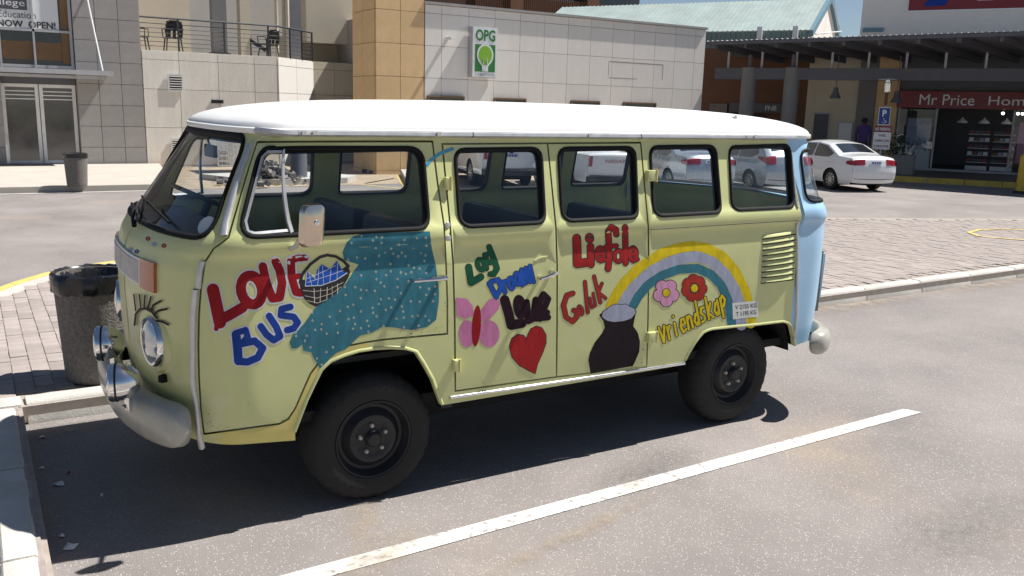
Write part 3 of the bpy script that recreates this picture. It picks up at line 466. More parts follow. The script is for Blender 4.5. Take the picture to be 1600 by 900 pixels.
for i in range(240):
    r=abs(random.gauss(0,.55)); a=random.uniform(0,6.28); x,y=RBX+r*math.cos(a)*1.0,RBY+r*math.sin(a)*.7; z=.10+max(0,.45-r*.5)*random.uniform(.4,1); s=random.uniform(.05,.16); mb.box((x,y,z),(s,s*random.uniform(.5,1),s*random.uniform(.4,.9)),rz=random.uniform(0,3),rx=random.uniform(0,1))
M['rubble']=mat('rubble_stone',(.20,.18,.165),.9,var=.3,scale=6); tag(tag(mb.build('rubble_heap',M['rubble'],smooth=0),kind='stuff'),'heap of broken grey rubble beside the round pillar','rubble'); mb=MB()
for i in range(26): s=random.uniform(.06,.2); mb.box((random.uniform(8,10.2),random.uniform(19.3,21),.05),(s,s*.6,s*.5),rz=random.uniform(0,3))
tag(tag(mb.build('brick_rubble',M['brick'],smooth=0),kind='stuff'),'scattered broken bricks before the brick plinth','rubble')
# litter bins
def bin_(px,py,z,r,h,lab,bag,name='litter_bin'):
    q=on_plane(px,py,2,z); c=Vector(q); e=empty(name,c,lab,'bin','litter bins'); MB().lathe(c,(0,0,1),[(0,.0),(r*.80,.0),(r*.84,.03),(r*.86,.08),(r*.98,h*.86),(r,h*.93),(r*.99,h),(r*.86,h),(r*.84,h-.1),(0,h-.14)],40).build('bin_body',M['agg'],e)
    if bag:
        mb=MB(); pr=[(r*1.01,h*.84),(r*1.045,h*.85),(r*1.05,h*.93),(r*1.04,h*1.005),(r*.96,h*1.02),(r*.86,h*.99),(r*.8,h*.86),(0,h*.8)]; mb.lathe(c,(0,0,1),pr,72)
        for i,(rr,hh) in enumerate(pr[:-1]):
            for k in range(72):
                j=i*72+k; v=Vector(mb.v[j]); w=math.sin(k*1.9+i)*.003+math.sin(k*.7+i*2)*.004+random.uniform(-.0025,.0025); d=Vector((v.x-c.x,v.y-c.y,0)).normalized(); mb.v[j]=tuple(v+d*w+Vector((0,0,w*(.8 if i>2 else 2.2 if i==0 else .5))))
        mb.build('bin_bag',M['bag'],e,smooth=50)
    else: MB().lathe(c,(0,0,1),[(r*1.03,h*.88),(r*1.04,h*.9),(r*1.04,h),(r*.9,h+.01),(r*.88,h*.9)],40).build('bin_rim',M['bag'],e)
bin_(157,587,.12,.24,.69,'dark exposed aggregate litter bin with black bag liner behind bus nose',True); bin_(121,291,.12,.225,.66,'small dark litter bin on pale sidewalk before grey building',False)
for i,(px,py,s) in enumerate(((92,757,.04),(110,855,.04),(65,733,.02),(96,838,.02),(107,740,.018),(160,775,.015),(66,684,.025))):
    q=on_plane(px,py,2,.004); mb=MB(); n=7; V=[(q[0]+s*random.uniform(.4,.9)*math.cos(2*math.pi*k/n),q[1]+s*random.uniform(.4,.9)*math.sin(2*math.pi*k/n),.003+random.uniform(0,.012)) for k in range(n)]+[(q[0],q[1],.018)]; mb.add(V,[(k,(k+1)%n,n) for k in range(n)])
    tag(mb.build('paper_scrap',M['white'] if i!=4 else M['red2'],smooth=0),('crumpled white paper scrap lying in the bus shadow','small red scrap lying in the bus shadow')[i==4],'litter','paper scraps before the kerb')
# ================================================================ the painted bus
HW=.86; X0,AF,NF=-.55,.415,2.5; X1,BR,NR=2.93,.37,2.5
def _contour():
    t=np.linspace(0,math.pi/2,90); P=[]
    for a in t: P.append((X0-AF*math.cos(a)**(2/NF) if math.cos(a)>1e-9 else X0,math.sin(a)**(2/NF) if a>0 else 0))
    for x in np.linspace(X0,X1,40)[1:]: P.append((x,1.))
    for a in t[::-1][1:]: P.append((X1+BR*max(0,math.cos(a))**(2/NR),math.sin(a)**(2/NR) if a>0 else 0))
    P=np.array(P); d=np.r_[0,np.cumsum(np.hypot(np.diff(P[:,0]),np.diff(P[:,1]*HW)))]; return P,d
CON,ARC=_contour(); SEND=ARC[-1]
ZW=([.30,.45,.60,.90,1.12,1.225,1.25,1.275,1.31,1.34,1.375,1.40,1.78,1.9],[.82,.848,.857,.862,.860,.853,.855,.868,.871,.866,.845,.836,.762,.74])
ZF=([.30,.45,.70,1.0,1.2,1.26,1.31,1.8,1.9],[-.88,-.92,-.955,-.965,-.955,-.935,-.905,-.53,-.46])
ZR=([.30,.45,.70,1.0,1.22,1.29,1.36,1.8,1.9],[3.20,3.25,3.29,3.30,3.30,3.305,3.275,3.12,3.06])
def S(s,z,h=0.,side=0):
    s=np.asarray(s,float); z=np.asarray(z,float)
    def base(s,z):
        sa=np.clip(s,0,SEND); X=np.interp(sa,ARC,CON[:,0]); V=np.interp(sa,ARC,CON[:,1]); V=V+np.where(s<0,s/HW,0)+np.where(s>SEND,-(s-SEND)/HW,0)
        X=X+(np.interp(z,*ZF)+.965)*np.clip((-.2-X)/.765,0,1)+(np.interp(z,*ZR)-3.30)*np.clip((X-2.2)/1.1,0,1)
        return np.stack([X,HW-V*np.interp(z,*ZW),z],-1)
    P=base(s,z)
    if not np.isscalar(h) or h!=0. or side==2:
        e=.012; N=np.cross(base(s+e,z)-base(s-e,z),base(s,z+e)-base(s,z-e)); N/=np.linalg.norm(N,axis=-1,keepdims=True)+1e-12
        if side==2: return P,N
        P=P+N*(np.asarray(h)[...,None] if not np.isscalar(h) else h)
    return P
def SN(s,z): return S(s,z,0.,2)
def sz(pts):
    """where the photograph's sight lines meet the bus side"""
    P=np.atleast_2d(np.array(pts,float)); out=np.zeros_like(P)
    for i,(a,b) in enumerate(P):
        q=on_plane(a,b,1,.05); out[i]=(q[0]-X0+np.interp(0,[0],[ARC[89]]),q[2])
    s,z=np.clip(out[:,0],.25,SEND-.25),np.clip(out[:,1],.4,1.78)
    for it in range(25):
        q=project(S(s,z)); r=P-q; e=1e-3; js=(project(S(s+e,z))-q)/e; jz=(project(S(s,z+e))-q)/e
        det=js[:,0]*jz[:,1]-js[:,1]*jz[:,0]; det=np.where(abs(det)<1e2,1e2*np.sign(det+1e-9),det)
        ds=(r[:,0]*jz[:,1]-r[:,1]*jz[:,0])/det; dz=(js[:,0]*r[:,1]-js[:,1]*r[:,0])/det
        s=np.clip(s+np.clip(ds,-.15,.15),0.02,SEND); z=np.clip(z+np.clip(dz,-.1,.1),.35,1.8)
    return np.c_[s,z]
def pip(poly,P):
    x,y=P[:,0],P[:,1]; c=np.zeros(len(P),bool); q=np.asarray(poly); j=len(q)-1
    for i in range(len(q)):
        xi,yi=q[i];xj,yj=q[j]
        if yi!=yj: c^=((yi>y)!=(yj>y))&(x<(xj-xi)*(y-yi)/(yj-yi)+xi)
        j=i
    return c
def roundpoly(P,r,n=6):
    P=[np.array(p,float) for p in P]; out=[]; r=r if isinstance(r,(list,tuple)) else [r]*len(P)
    for i,p in enumerate(P):
        if r[i]<=0: out.append(p); continue
        a=P[i-1]-p;b=P[(i+1)%len(P)]-p; la,lb=np.linalg.norm(a),np.linalg.norm(b); k=min(r[i],la*.45,lb*.45); A=p+a/la*k;B=p+b/lb*k
        for t in np.linspace(0,1,n): out.append((1-t)**2*A+2*t*(1-t)*p+t*t*B)
    return np.array(out)
def cdt(loops,gx,gy,clear):
    pts=[];edges=[];segs=[]
    for L in loops:
        L=np.asarray(L); b=len(pts); pts+=[tuple(q) for q in L]; n=len(L); edges+=[(b+i,b+(i+1)%n) for i in range(n)]; segs+=[(L[i],L[(i+1)%n]) for i in range(n)]
    lo=np.min([np.min(l,0) for l in map(np.asarray,loops)],0); hi=np.max([np.max(l,0) for l in map(np.asarray,loops)],0)
    gx=np.arange(lo[0]+gx/2,hi[0],gx) if np.isscalar(gx) else gx; gy=np.arange(lo[1]+gy/2,hi[1],gy) if np.isscalar(gy) else gy
    G=np.stack(np.meshgrid(gx,gy),-1).reshape(-1,2); ok=np.ones(len(G),bool); ok&=(G[:,0]>lo[0])&(G[:,0]<hi[0])&(G[:,1]>lo[1])&(G[:,1]<hi[1])
    for a,b in segs:
        d=b-a; L2=d@d
        if L2<1e-14: continue
        t=np.clip(((G-a)@d)/L2,0,1); ok&=np.hypot(*(G-a-t[:,None]*d).T)>clear
    G=G[ok]; allp=[Vector(p) for p in pts]+[Vector(p) for p in G]
    v,e,f,*_=delaunay_2d_cdt(allp,edges,[],0,1e-7); V=np.array([q[:] for q in v]); T=np.array([t for t in f if len(t)==3]); return V,T
def surf_obj(name,V2,T,m,parent,h=0.,side=0,flip=False):
    used=np.unique(T); idx=-np.ones(len(V2),int); idx[used]=np.arange(len(used)); T=idx[T]; s,z=V2[used].T
    P,N=SN(s,z); P=P+N*(h if np.isscalar(h) else h[used][:,None])
    if side: P=P*[1,-1,1]+[0,2*HW,0]; N=N*[1,-1,1]
    # orient faces along the normals
    a,b,c=P[T[:,0]],P[T[:,1]],P[T[:,2]]; fn=np.cross(b-a,c-a); bad=np.einsum('ij,ij->i',fn,N[T[:,0]])<0
    if flip: bad=~bad; N=-N
    T[bad]=T[bad][:,::-1]
    me=bpy.data.meshes.new(name); me.from_pydata(P.tolist(),[],T.tolist()); me.shade_smooth(); me.normals_split_custom_set_from_vertices(N.tolist()); me.materials.append(m)
    return link(bpy.data.objects.new(name,me),parent)
def ring_obj(name,loop,prof,m,parent,side=0,closed=True):
    """a moulding swept round a loop on the bus skin; prof = (distance towards inside, height)"""
    L=np.asarray(loop); n=len(L); nx=np.roll(L,-1,0)-np.roll(L,1,0)
    if not closed: nx[0]=L[1]-L[0]; nx[-1]=L[-1]-L[-2]
    nx/=np.linalg.norm(nx,axis=1,keepdims=True)+1e-12; nrm=np.c_[-nx[:,1],nx[:,0]]
    area=np.sum(L[:,0]*np.roll(L[:,1],-1)-np.roll(L[:,0],-1)*L[:,1])
    if closed and area<0: nrm=-nrm
    mb=MB(); V=[]
    for d,h in prof:
        q=L+nrm*d; P=S(q[:,0],q[:,1],h if h!=0 else 1e-6)
        if side: P=P*[1,-1,1]+[0,2*HW,0]
        V.append(P)
    k=len(prof); Vv=np.concatenate(V); Fc=[]
    for j in range(k-1):
        for i in range(n if closed else n-1): Fc.append((j*n+i,j*n+(i+1)%n,(j+1)*n+(i+1)%n,(j+1)*n+i))
    mb.add(Vv,Fc); return mb.build(name,m,parent,smooth=60)
def stroke_poly(pts,w):
    P=np.asarray(pts,float); out=[]
    for a,b in zip(P[:-1],P[1:]):
        d=b-a; L=np.hypot(*d)
        if L<1e-9: continue
        d/=L; n=np.array([-d[1],d[0]]); th=math.atan2(n[1],n[0]); c=[]
        for k in range(8): a_=th-math.pi*k/7; c.append(b+w/2*np.array([math.cos(a_),math.sin(a_)]))
        for k in range(8): a_=th+math.pi-math.pi*k/7; c.append(a+w/2*np.array([math.cos(a_),math.sin(a_)]))
        out.append(np.array(c))
    return out
def ell(cx,cy,rx,ry,rot=0,n=22):
    t=np.linspace(0,2*math.pi,n,endpoint=False); c,s=math.cos(math.radians(rot)),math.sin(math.radians(rot)); x,y=rx*np.cos(t),ry*np.sin(t); return np.c_[cx+x*c-y*s,cy+x*s+y*c]
bus=empty('painted_bus',(1.2,.86,0),'pale green and yellow minibus painted with LOVE BUS, a rainbow, heart and flowers, white roof','bus')
# ---- window, arch and seam outlines on the skin
def quad(px,r): return roundpoly(sz(px),r)
WIN={'front':quad([(408,231),(660,231),(673,357),(375,371)],[.06,.075,.07,.08]),'d1':quad([(710,234),(845,232),(854,348),(721,355)],.06),'d2':quad([(872,232),(992,230.5),(999,340),(881,346)],.06),'w3':quad([(1015,229.5),(1118,228),(1129,332),(1024,338)],.06),'w4':quad([(1138.5,229.5),(1234,226.5),(1242,324),(1145.5,328.5)],.06)}
ws=sz([(380,230),(340,345)])
def s_at(px,z):
    g=np.linspace(3.5,SEND-.3,400); x=project(S(g,np.full(400,z)))[:,0]; return g[min(int(np.argmax(x>=min(px,x.max()-2.5))),399)]
rt,rb_=s_at(1249,1.70),s_at(1258,1.40)
WS=roundpoly([(-.30,1.335),(ws[1,0]+.012,1.335),(ws[0,0]-.008,1.755),(-.30,1.755)],[0,.11,.10,0],9); RW=roundpoly([(SEND+.3,1.38),(SEND+.3,1.71),(rt,1.70),(rb_,1.385)],[0,0,.08,.08])
ARF=sz([(461,675),(470,651),(480,625),(492,600),(503,578),(517,565),(538,556),(561,549),(585,545.5),(610,544),(633,545),(650,550),(661,567),(675,592),(686,622),(690,632)])
ARR=sz([(1070.7,563),(1078,549),(1086,536),(1092,528),(1099,520),(1106,516.5),(1113,514.5),(1145,511),(1180,508),(1205,505),(1222,503),(1231,504.5),(1236,509),(1240,525),(1242,540)])
ZB=.455
def close_arch(A): A=np.array(A); return np.r_[[(A[0,0],.33)],A,[(A[-1,0],.33)]]
ARF,ARR=close_arch(ARF),close_arch(ARR)
seamF=sz([(402,222),(390,258),(374,312),(357,371),(345,381),(334,388),(320,410),(314,450),(311,490),(310,540),(311,590),(314,640),(319,678)])
seamB=sz([(319,678),(360,672.5),(437,662),(450,655),(462,637),(474,609),(485,584),(500,564),(515,553),(540,541),(570,535),(600,530.5),(650,526),(699,521.5)])
seamR=sz([(675.5,221),(684,288),(694,354),(697,412),(699,470),(699,521.5)])
seamT=sz([(402,222),(450,221.5),(560,221),(675.5,221)])
s2=sz([(691,225),(697,288),(703.5,354),(708,412),(710.5,500),(711.5,611)]); s3=sz([(855.5,224),(862,288),(868.5,354),(870.5,412),(870.5,500),(869.5,589)]); s4=sz([(1001,223),(1007,288),(1013,354),(1013.5,412),(1012.5,500),(1010.5,573)])
sT=sz([(691,225),(770,224.5),(855.5,224),(930,223.5),(1001,223)]); sB=sz([(711.5,611),(869.5,589),(1010.5,573)]); sBr=sz([(1013,359),(1100,353.5),(1180,348.5),(1246,344.5)])
SEAMS=[seamF,seamB,seamR,seamT,s2,s3,s4,sT,sB]
DOORF=np.r_[seamF,seamB[1:],seamR[::-1][1:],seamT[::-1][1:-1]]; D1=np.r_[s2,sB[1:2],s3[::-1][1:],sT[1:2]][:]; D1=np.r_[sT[:3],s3[1:],sB[:2][::-1][1:],s2[::-1][1:-1]]; D2=np.r_[sT[2:],s4[1:],sB[1:][::-1][1:],s3[::-1][1:-1]]
sA=ARF[len(ARF)//2,0]; dom=np.array([(0,.40),(sA,.40),(sA+.01,ZB),(SEND,ZB),(SEND,1.785),(0,1.785)])
grow=lambda L,step: np.concatenate([np.linspace(L[i],L[(i+1)%len(L)],max(2,int(np.linalg.norm(L[(i+1)%len(L)]-L[i])/step)+1))[:-1] for i in range(len(L))])
gz=np.array([.42,.445,.47,.50,.55,.60,.66,.72,.79,.86,.93,1.0,1.06,1.12,1.17,1.205,1.225,1.2375,1.25,1.2625,1.275,1.2925,1.31,1.325,1.34,1.358,1.375,1.3875,1.40,1.43,1.47,1.51,1.55,1.6,1.65,1.7,1.74,1.77])
gs=np.r_[np.arange(.02,.95,.03),np.arange(.95,4.0,.05),np.arange(4.0,SEND,.03)]
winloops=list(WIN.values()); holes=winloops+[WS,RW,ARF,ARR]
seampoly=[q for s in SEAMS for q in stroke_poly(s,.009)]; sBlue=sz([(1248,400)])[0,0]; bluel=np.array([(sBlue,.35),(SEND+.4,.35),(SEND+.4,1.9),(sBlue,1.9)])
V2,T2=cdt([dom,bluel]+holes+seampoly,gs,gz,.006); C2=V2[T2].mean(1)
keep=pip(dom,C2)
for q in holes: keep&=~pip(q,C2)
full=keep.copy()
gap=np.zeros(len(C2),bool)
for q in seampoly: gap|=pip(q,C2)
keep&=~gap
inF,in1,in2=pip(DOORF,C2),pip(D1,C2),pip(D2,C2)
blue=C2[:,0]>sBlue
low=(C2[:,1]<.55)&~inF&(C2[:,0]<sz([(700,600)])[0,0])
front_door=surf_obj('front_door',V2,T2[keep&inF],M['bus'],bus); cd1=surf_obj('cargo_door',V2,T2[keep&in1],M['bus'],bus); cd2=surf_obj('cargo_door',V2,T2[keep&in2],M['bus'],bus)
rest=keep&~inF&~in1&~in2
# yellow arch lip between the door seam and the wheel opening
lipzone=rest&(C2[:,1]<sz([(540,541)])[0,1]+.02)&(C2[:,0]>sz([(330,600)])[0,0])&(C2[:,0]<ARF[len(ARF)//2,0])
surf_obj('body_shell',V2,T2[rest&~blue&~lipzone],M['bus'],bus); surf_obj('lower_sill',V2,T2[lipzone],M['bus_low'],bus); tag(surf_obj('rear_corner',V2,T2[rest&blue],M['blue'],bus),'pale blue rear corner panel')
surf_obj('far_side_panel',V2,T2[full&~blue],M['bus'],bus,side=1); surf_obj('far_rear_corner',V2,T2[full&blue],M['blue'],bus,side=1)
# inner lining with the same openings
Vi,Ti=cdt([dom]+holes,.08,gz[::2],.01); Ci=Vi[Ti].mean(1); ki=pip(dom,Ci)
for q in holes: ki&=~pip(q,Ci)
for sd in(0,1): surf_obj('inner_lining',Vi,Ti[ki],M['bus_in'],bus,h=-.032,side=sd,flip=True)
PR_RUB=[(-.009,-.004),(-.009,.005),(-.003,.009),(.006,.008),(.011,.003),(.012,-.006),(.012,-.04)]
def window(parent,loop,side=0,rub=True,bright=False):
    g=np.array(loop); Vg,Tg=cdt([g],.12,.12,.03); cg=Vg[Tg].mean(1); gl=surf_obj('window_glass',Vg,Tg[pip(g,cg)],M['glass'],parent,h=-.012,side=side)
    ring_obj('window_seal',g,PR_RUB,M['rubber'],parent,side)
    if bright: ring_obj('bright_trim',g,[(.011,.003),(.013,.005),(.0155,.0),(.0155,-.02)],M['alu'],parent,side)
for sd in(0,1):
    for k,par in(('front',front_door if not sd else bus),('d1',cd1 if not sd else bus),('d2',cd2 if not sd else bus),('w3',bus),('w4',bus)): window(par,WIN[k],sd)
# quarter light in the front door
for sd in(0,1):
    pv=bus if sd else front_door
    vb=sz([(443,234),(456,364)]); vb=np.linspace(vb[0],vb[1],8); ring_obj('quarter_light_bar',vb,[(-.008,-.012),(-.008,.008),(.008,.008),(.008,-.012)],M['alu'],pv,sd,closed=False)
    qf=sz([(440,237),(418,237.5),(410,245),(384,345),(388,362),(398,365),(452,360)]); ring_obj('quarter_light_frame',qf,[(-.0055,-.012),(-.0055,.004),(.0055,.004),(.0055,-.012)],M['alu'],pv,sd,closed=False)
# windscreen and rear window: one pane right across
def across(name,poly,parent,h,m,half):
    Vg,Tg=cdt([poly],.05,.05,.015); cg=Vg[Tg].mean(1); kk=pip(poly,cg)&((cg[:,0]>=0) if half==0 else (cg[:,0]<=SEND)); out=[]
    for sd in(0,1): out.append(surf_obj(name,Vg,Tg[kk],m,parent,h=h,side=sd))
    return out
def clip_front(L): return np.array([q for q in L if q[0]>=-1e-6])
wsl=roundpoly([(0,1.335),(ws[1,0]+.012,1.335),(ws[0,0]-.008,1.755),(0,1.755)],[0,.11,.10,0],9); wsl=grow(wsl,.05); rwl=roundpoly([(SEND,1.38),(SEND,1.71),(rt,1.70),(rb_,1.385)],[0,0,.08,.08]); rwl=grow(rwl,.06)
across('windscreen_glass',wsl,bus,-.012,M['glass'],0); across('rear_window_glass',rwl,bus,-.012,M['glass'],1)
for sd in(0,1):
    q=wsl[(wsl[:,0]>0.0)]; i0=np.argmin(abs(wsl[:,0])+abs(wsl[:,1]-1.335)); L=np.roll(wsl,-i0,0); L=np.r_[L[:1],L[1:][L[1:,0]>1e-6],[(0,1.755)]]
    ring_obj('windscreen_seal',L,[(-.012,-.004),(-.012,.006),(-.005,.010),(.006,.009),(.011,.002),(.012,-.04)],M['rubber'],bus,sd,closed=False)
    i0=np.argmin(abs(rwl[:,0]-SEND)+abs(rwl[:,1]-1.71)); L=np.roll(rwl,-i0,0); L=np.r_[L[:1],L[1:][L[1:,0]<SEND-1e-6],[(SEND,1.38)]]
    ring_obj('rear_window_seal',L,PR_RUB,M['rubber'],bus,sd,closed=False)
# ---- roof, gutter, awning rail
ss=np.r_[np.linspace(0,1.0,40)[:-1],np.linspace(1.0,SEND-.9,40)[:-1],np.linspace(SEND-.9,SEND,36)]
Pg=S(ss,np.full(len(ss),1.783),.022); loopR=np.r_[Pg,(Pg*[1,-1,1]+[0,2*HW,0])[::-1][1:-1]]
mb=MB(); cen=np.array([1.2,HW,0]); rhos=[1.,.994,.985,.97,.95,.92,.88,.83,.77,.7,.6,.48,.34,.18,.02]; n=len(loopR)
for i,r in enumerate(rhos):
    R=cen+(loopR-cen)*r; R[:,2]=1.792+.150*max(0,1-r**3)**.5; mb.v+=[tuple(q) for q in R]
for j in range(len(rhos)-1):
    for i in range(n): mb.f.append((j*n+i,j*n+(i+1)%n,(j+1)*n+(i+1)%n,(j+1)*n+i))
mb.f.append(tuple((len(rhos)-1)*n+i for i in range(n))); roof=mb.build('roof',M['roof'],bus,smooth=80)
mb=MB(); gutp=[(.0,1.768),(.026,1.770),(.030,1.780),(.030,1.792),(.022,1.797),(.0,1.797)]
for h,z in gutp:
    P=S(ss,np.full(len(ss),1.783),h+1e-6); P[:,2]=z; L=np.r_[P,(P*[1,-1,1]+[0,2*HW,0])[::-1][1:-1]]; mb.v+=[tuple(q) for q in L]
for j in range(len(gutp)-1):
    for i in range(n): mb.f.append((j*n+i,j*n+(i+1)%n,(j+1)*n+(i+1)%n,(j+1)*n+i))
mb.build('roof_gutter',M['roof'],bus,smooth=50)
def strip(name,pts,w,h,m,parent,n=1):
    L=np.asarray(pts); L=np.concatenate([np.linspace(L[i],L[i+1],8)[:-1] for i in range(len(L)-1)]+[L[-1:]]); return ring_obj(name,L,[(-w/2,-.002),(-w/2,h*.7),(-w*.3,h),(w*.3,h),(w/2,h*.7),(w/2,-.002)],m,parent,closed=False)
ra=sz([(404,212.5),(1238,212)]); 
for a,b in((0,.085),(.087,.36),(.362,.64),(.642,.86),(.862,1.)):
    q=np.array([ra[0]+(ra[1]-ra[0])*a,ra[0]+(ra[1]-ra[0])*b]); q[:,1]=1.772; strip('awning_rail',q,.024,.036,M['alu'],bus)
for i,(px,py) in enumerate([(503,181),(863,183),(1147,184)]):
    q=on_plane(px,py,1,.20); mb=MB(); rr=(q[0]-1.2)/ (loopR[:,0].max()-1.2 if q[0]>1.2 else 1.2-loopR[:,0].min()); zz=q[2]
    mb.box((q[0],.20,zz),(.035,.02,.008)); mb.tube([(q[0]-.012,.19,zz),(q[0],.185,zz+.014),(q[0]+.012,.19,zz)],.004,6); mb.build('awning_hook',M['alu'],roof)
for px in(470,487,680,915,1172): 
    q=sz([(px,213)])[0]; P=S(q[0],1.772,.04); MB().box(P,(.02,.012,.016)).build('rail_clip',M['chrome'],bus)
# ---- trim strips on the pillars, sill chrome
strip('pillar_strip',sz([(392,226),(350,370)]),.034,.014,M['alu'],bus); strip('pillar_strip',sz([(318,408),(311,450)]),.022,.014,M['alu'],bus); strip('pillar_strip',sz([(307,452),(303,520),(303,590),(309,640),(317,699)]),.024,.018,M['alu'],bus)
strip('pillar_strip',sz([(1247,345),(1245,430),(1240,532)]),.016,.012,M['alu'],bus); strip('pillar_strip',sz([(1236,240),(1246,325)]),.012,.010,M['alu'],bus)
strip('sill_trim',sz([(703,621),(869,597),(1069,567.5)]),.016,.010,M['chrome'],bus)
strip('belt_seam',sBr,.004,.0012,M['vblack'],bus)
# ---- underside, wheel housings, floor
mb=MB(); mb.box((1.2,.86,.47),(3.9,1.5,.05)); mb.box((1.2,.86,.36),(3.4,.9,.2)); mb.build('underbody',M['dark'],bus)
mb=MB(); mb.box((.9,.86,.66),(3.3,1.1,.03)); mb.box((2.65,.86,.85),(1.0,1.56,.4)); mb.box((.15,.86,.80),(.75,.8,.28)); mb.build('cabin_floor',M['floor_in'],bus)
for cx in(0,2.4):
    for sd in(0,1):
        mb=MB(); r=.43; A=[math.pi*k/14 for k in range(15)]
        y0,y1=(.05,.42) if not sd else (1.67,1.30)
        mb.add([(cx+r*1.08*math.cos(a),y,.42+r*.86*math.sin(a)) for y in(y0,y1) for a in A],[(i,i+1,i+16,i+15) for i in range(14)]+[tuple(range(15,30))]); mb.build('wheel_housing',M['dark'],bus)
# arch lips
for A in(ARF,ARR):
    ring_obj('arch_lip',A[1:-1],[(0,-.0),(0,.006),(-.010,.008),(-.012,.0)] if False else [(.012,.001),(.006,.007),(-.004,.005),(-.006,-.02)],M['bus'],bus,closed=False)
mb=MB(); mb.box((.40,.10,.44),(.06,.06,.05)); mb.build('jack_point',M['steel'],bus)
# ---- wheels
def wheel(cx,side):
    yo=.055 if not side else 1.72-.055; sg=1 if not side else -1
    W=empty('wheel',(0,0,0),None,None); COL.objects.unlink(W); bpy.data.objects.remove(W)
    c=Vector((cx,yo,.322)); ax=Vector((0,sg,0)); mb=MB(); n=96; prof=[(.185,.012),(.20,.0),(.235,-.006),(.27,-.003),(.293,.010),(.308,.024),(.319,.04),(.322,.07),(.322,.13),(.319,.16),(.306,.178),(.27,.195),(.2,.19)]
    mb.lathe(c,ax,prof,n)
    for i,(r,h) in enumerate(prof):
        if 4<=i<=6:
            for k in range(n):
                if k%3==0:
                    j=i*n+k; p=Vector(mb.v[j]); d=p-c-ax*h; mb.v[j]=tuple(p-d.normalized()*(.008 if i>4 else .003))
    ty=mb.build('wheel',M['tyre'],bus,smooth=25)
    mb=MB(); mb.lathe(c,ax,[(.195,.004),(.192,-.002),(.186,.0),(.180,.018),(.172,.03),(.165,.045),(.15,.047),(.132,.03),(.118,.012),(.10,.010),(.085,.018),(.06,.022),(.045,.016),(.04,.0),(.03,-.012),(.0,-.014)],48); rm=mb.build('rim',M['steel'],ty,smooth=40)
    for k in range(5):
        a=2*math.pi*k/5+.4; MB().lathe(c+Vector((math.cos(a)*.068,0,math.sin(a)*.068)),ax,[(.0,.002),(.009,.002),(.011,.012),(.011,.02)],6).build('wheel_bolt',M['bumper'],rm)
    return ty
for cx in(0,2.4):
    for sd in(0,1): wheel(cx,sd)
# ---- bumpers
def bumper(name,s_end,z,off,hh,th,rear=False):
    sg=np.linspace(0,s_end,26) if not rear else np.linspace(SEND,SEND-s_end,26); mb=MB(); m=16; rows=[]
    P,N=SN(sg,np.full(26,z)); N[:,2]=0; N/=np.linalg.norm(N,axis=1,keepdims=True)
    ends=np.clip((s_end-abs(sg-sg[0]))/.09,0,1); k=np.sqrt(1-(1-ends)**2)*.62+.38; k[-1]=.1
    for side in(1,0):
        idx=range(25,-1,-1) if side==1 else range(1,26)
        for i in idx:
            c=P[i]+N[i]*off; q=[]
            for a in range(m):
                t=2*math.pi*a/m; ct,st=math.cos(t),math.sin(t); d=np.sign(ct)*abs(ct)**.7*th*k[i]; zz=np.sign(st)*abs(st)**.75*hh*k[i]; v=c+N[i]*d; v=np.array([v[0],v[1],z+zz+ (-.012 if ct>0 and st>0 else 0)])
                if side==1: v[1]=2*HW-v[1]
                q.append(v)
            if side==1: q=q[::-1]
            rows.append(q)
    R=np.array(rows); 
    # keep winding consistent across the mirror
    for j in range(26): R[j]=np.roll(R[j][::1],0,0)
    half=26; Rm=R.copy(); Rm[:half]=np.array([np.roll(r[::-1],0,0) for r in R[:half]])
    mb.v=[tuple(v) for r in Rm for v in r]; L=len(Rm)
    for j in range(L-1):
        for a in range(m): mb.f.append((j*m+a,j*m+(a+1)%m,(j+1)*m+(a+1)%m,(j+1)*m+a))
    mb.f+= [tuple(range(m)),tuple((L-1)*m+a for a in range(m))]; return mb.build(name,M['bumper'],bus,smooth=60)
bf=bumper('front_bumper',sz([(303,660)])[0,0]+.07,.525,.10,.10,.06); bumper('rear_bumper',1.02,.485,.085,.08,.05,True)
for y in(.35,1.37): MB().box((-.93,y,.53),(.2,.05,.06)).build('bumper_bracket',M['dark'],bus); MB().box((3.3,y,.50),(.2,.05,.06)).build('bumper_bracket',M['dark'],bus)
# ---- front: headlamps, indicators, fresh-air grille, spot lamps
hl=sz([(240,533)])[0]
for sd in(0,1):
    P,N=SN(hl[0],hl[1]); N=np.array([N[0]*1.0,N[1]*.75,0]); N/=np.linalg.norm(N)
    if sd: P=P*[1,-1,1]+[0,2*HW,0]; N=N*[1,-1,1]
    c=Vector(P)-Vector(N)*.02; h=MB().lathe(c,N,[(.118,-.01),(.116,.03),(.108,.042),(.098,.040),(.094,.034)],36).build('headlamp',M['chrome'],bus); MB().lathe(c,N,[(.096,.034),(.08,.045),(.05,.055),(.0,.06)],32).build('headlamp_lens',M['lens'],h)
    MB().lathe(c,N,[(.165,-.025),(.150,.012),(.135,.022),(.118,.016)],36).build('headlamp_bowl',M['bus'],bus)
gr=sz([(222,413),(222,455)]); ind=sz([(243,424),(240,462)])
def patch(name,poly,h0,m,parent,sd,step=.04):
    poly=grow(np.array(poly),.03); V,T=cdt([poly],step,step,.012); T=T[pip(poly,V[T].mean(1))]; o=surf_obj(name,V,T,m,parent,h=h0,side=sd); ring_obj(name+'_edge',poly,[(0,-.004),(0,h0)],m,o,sd); return o
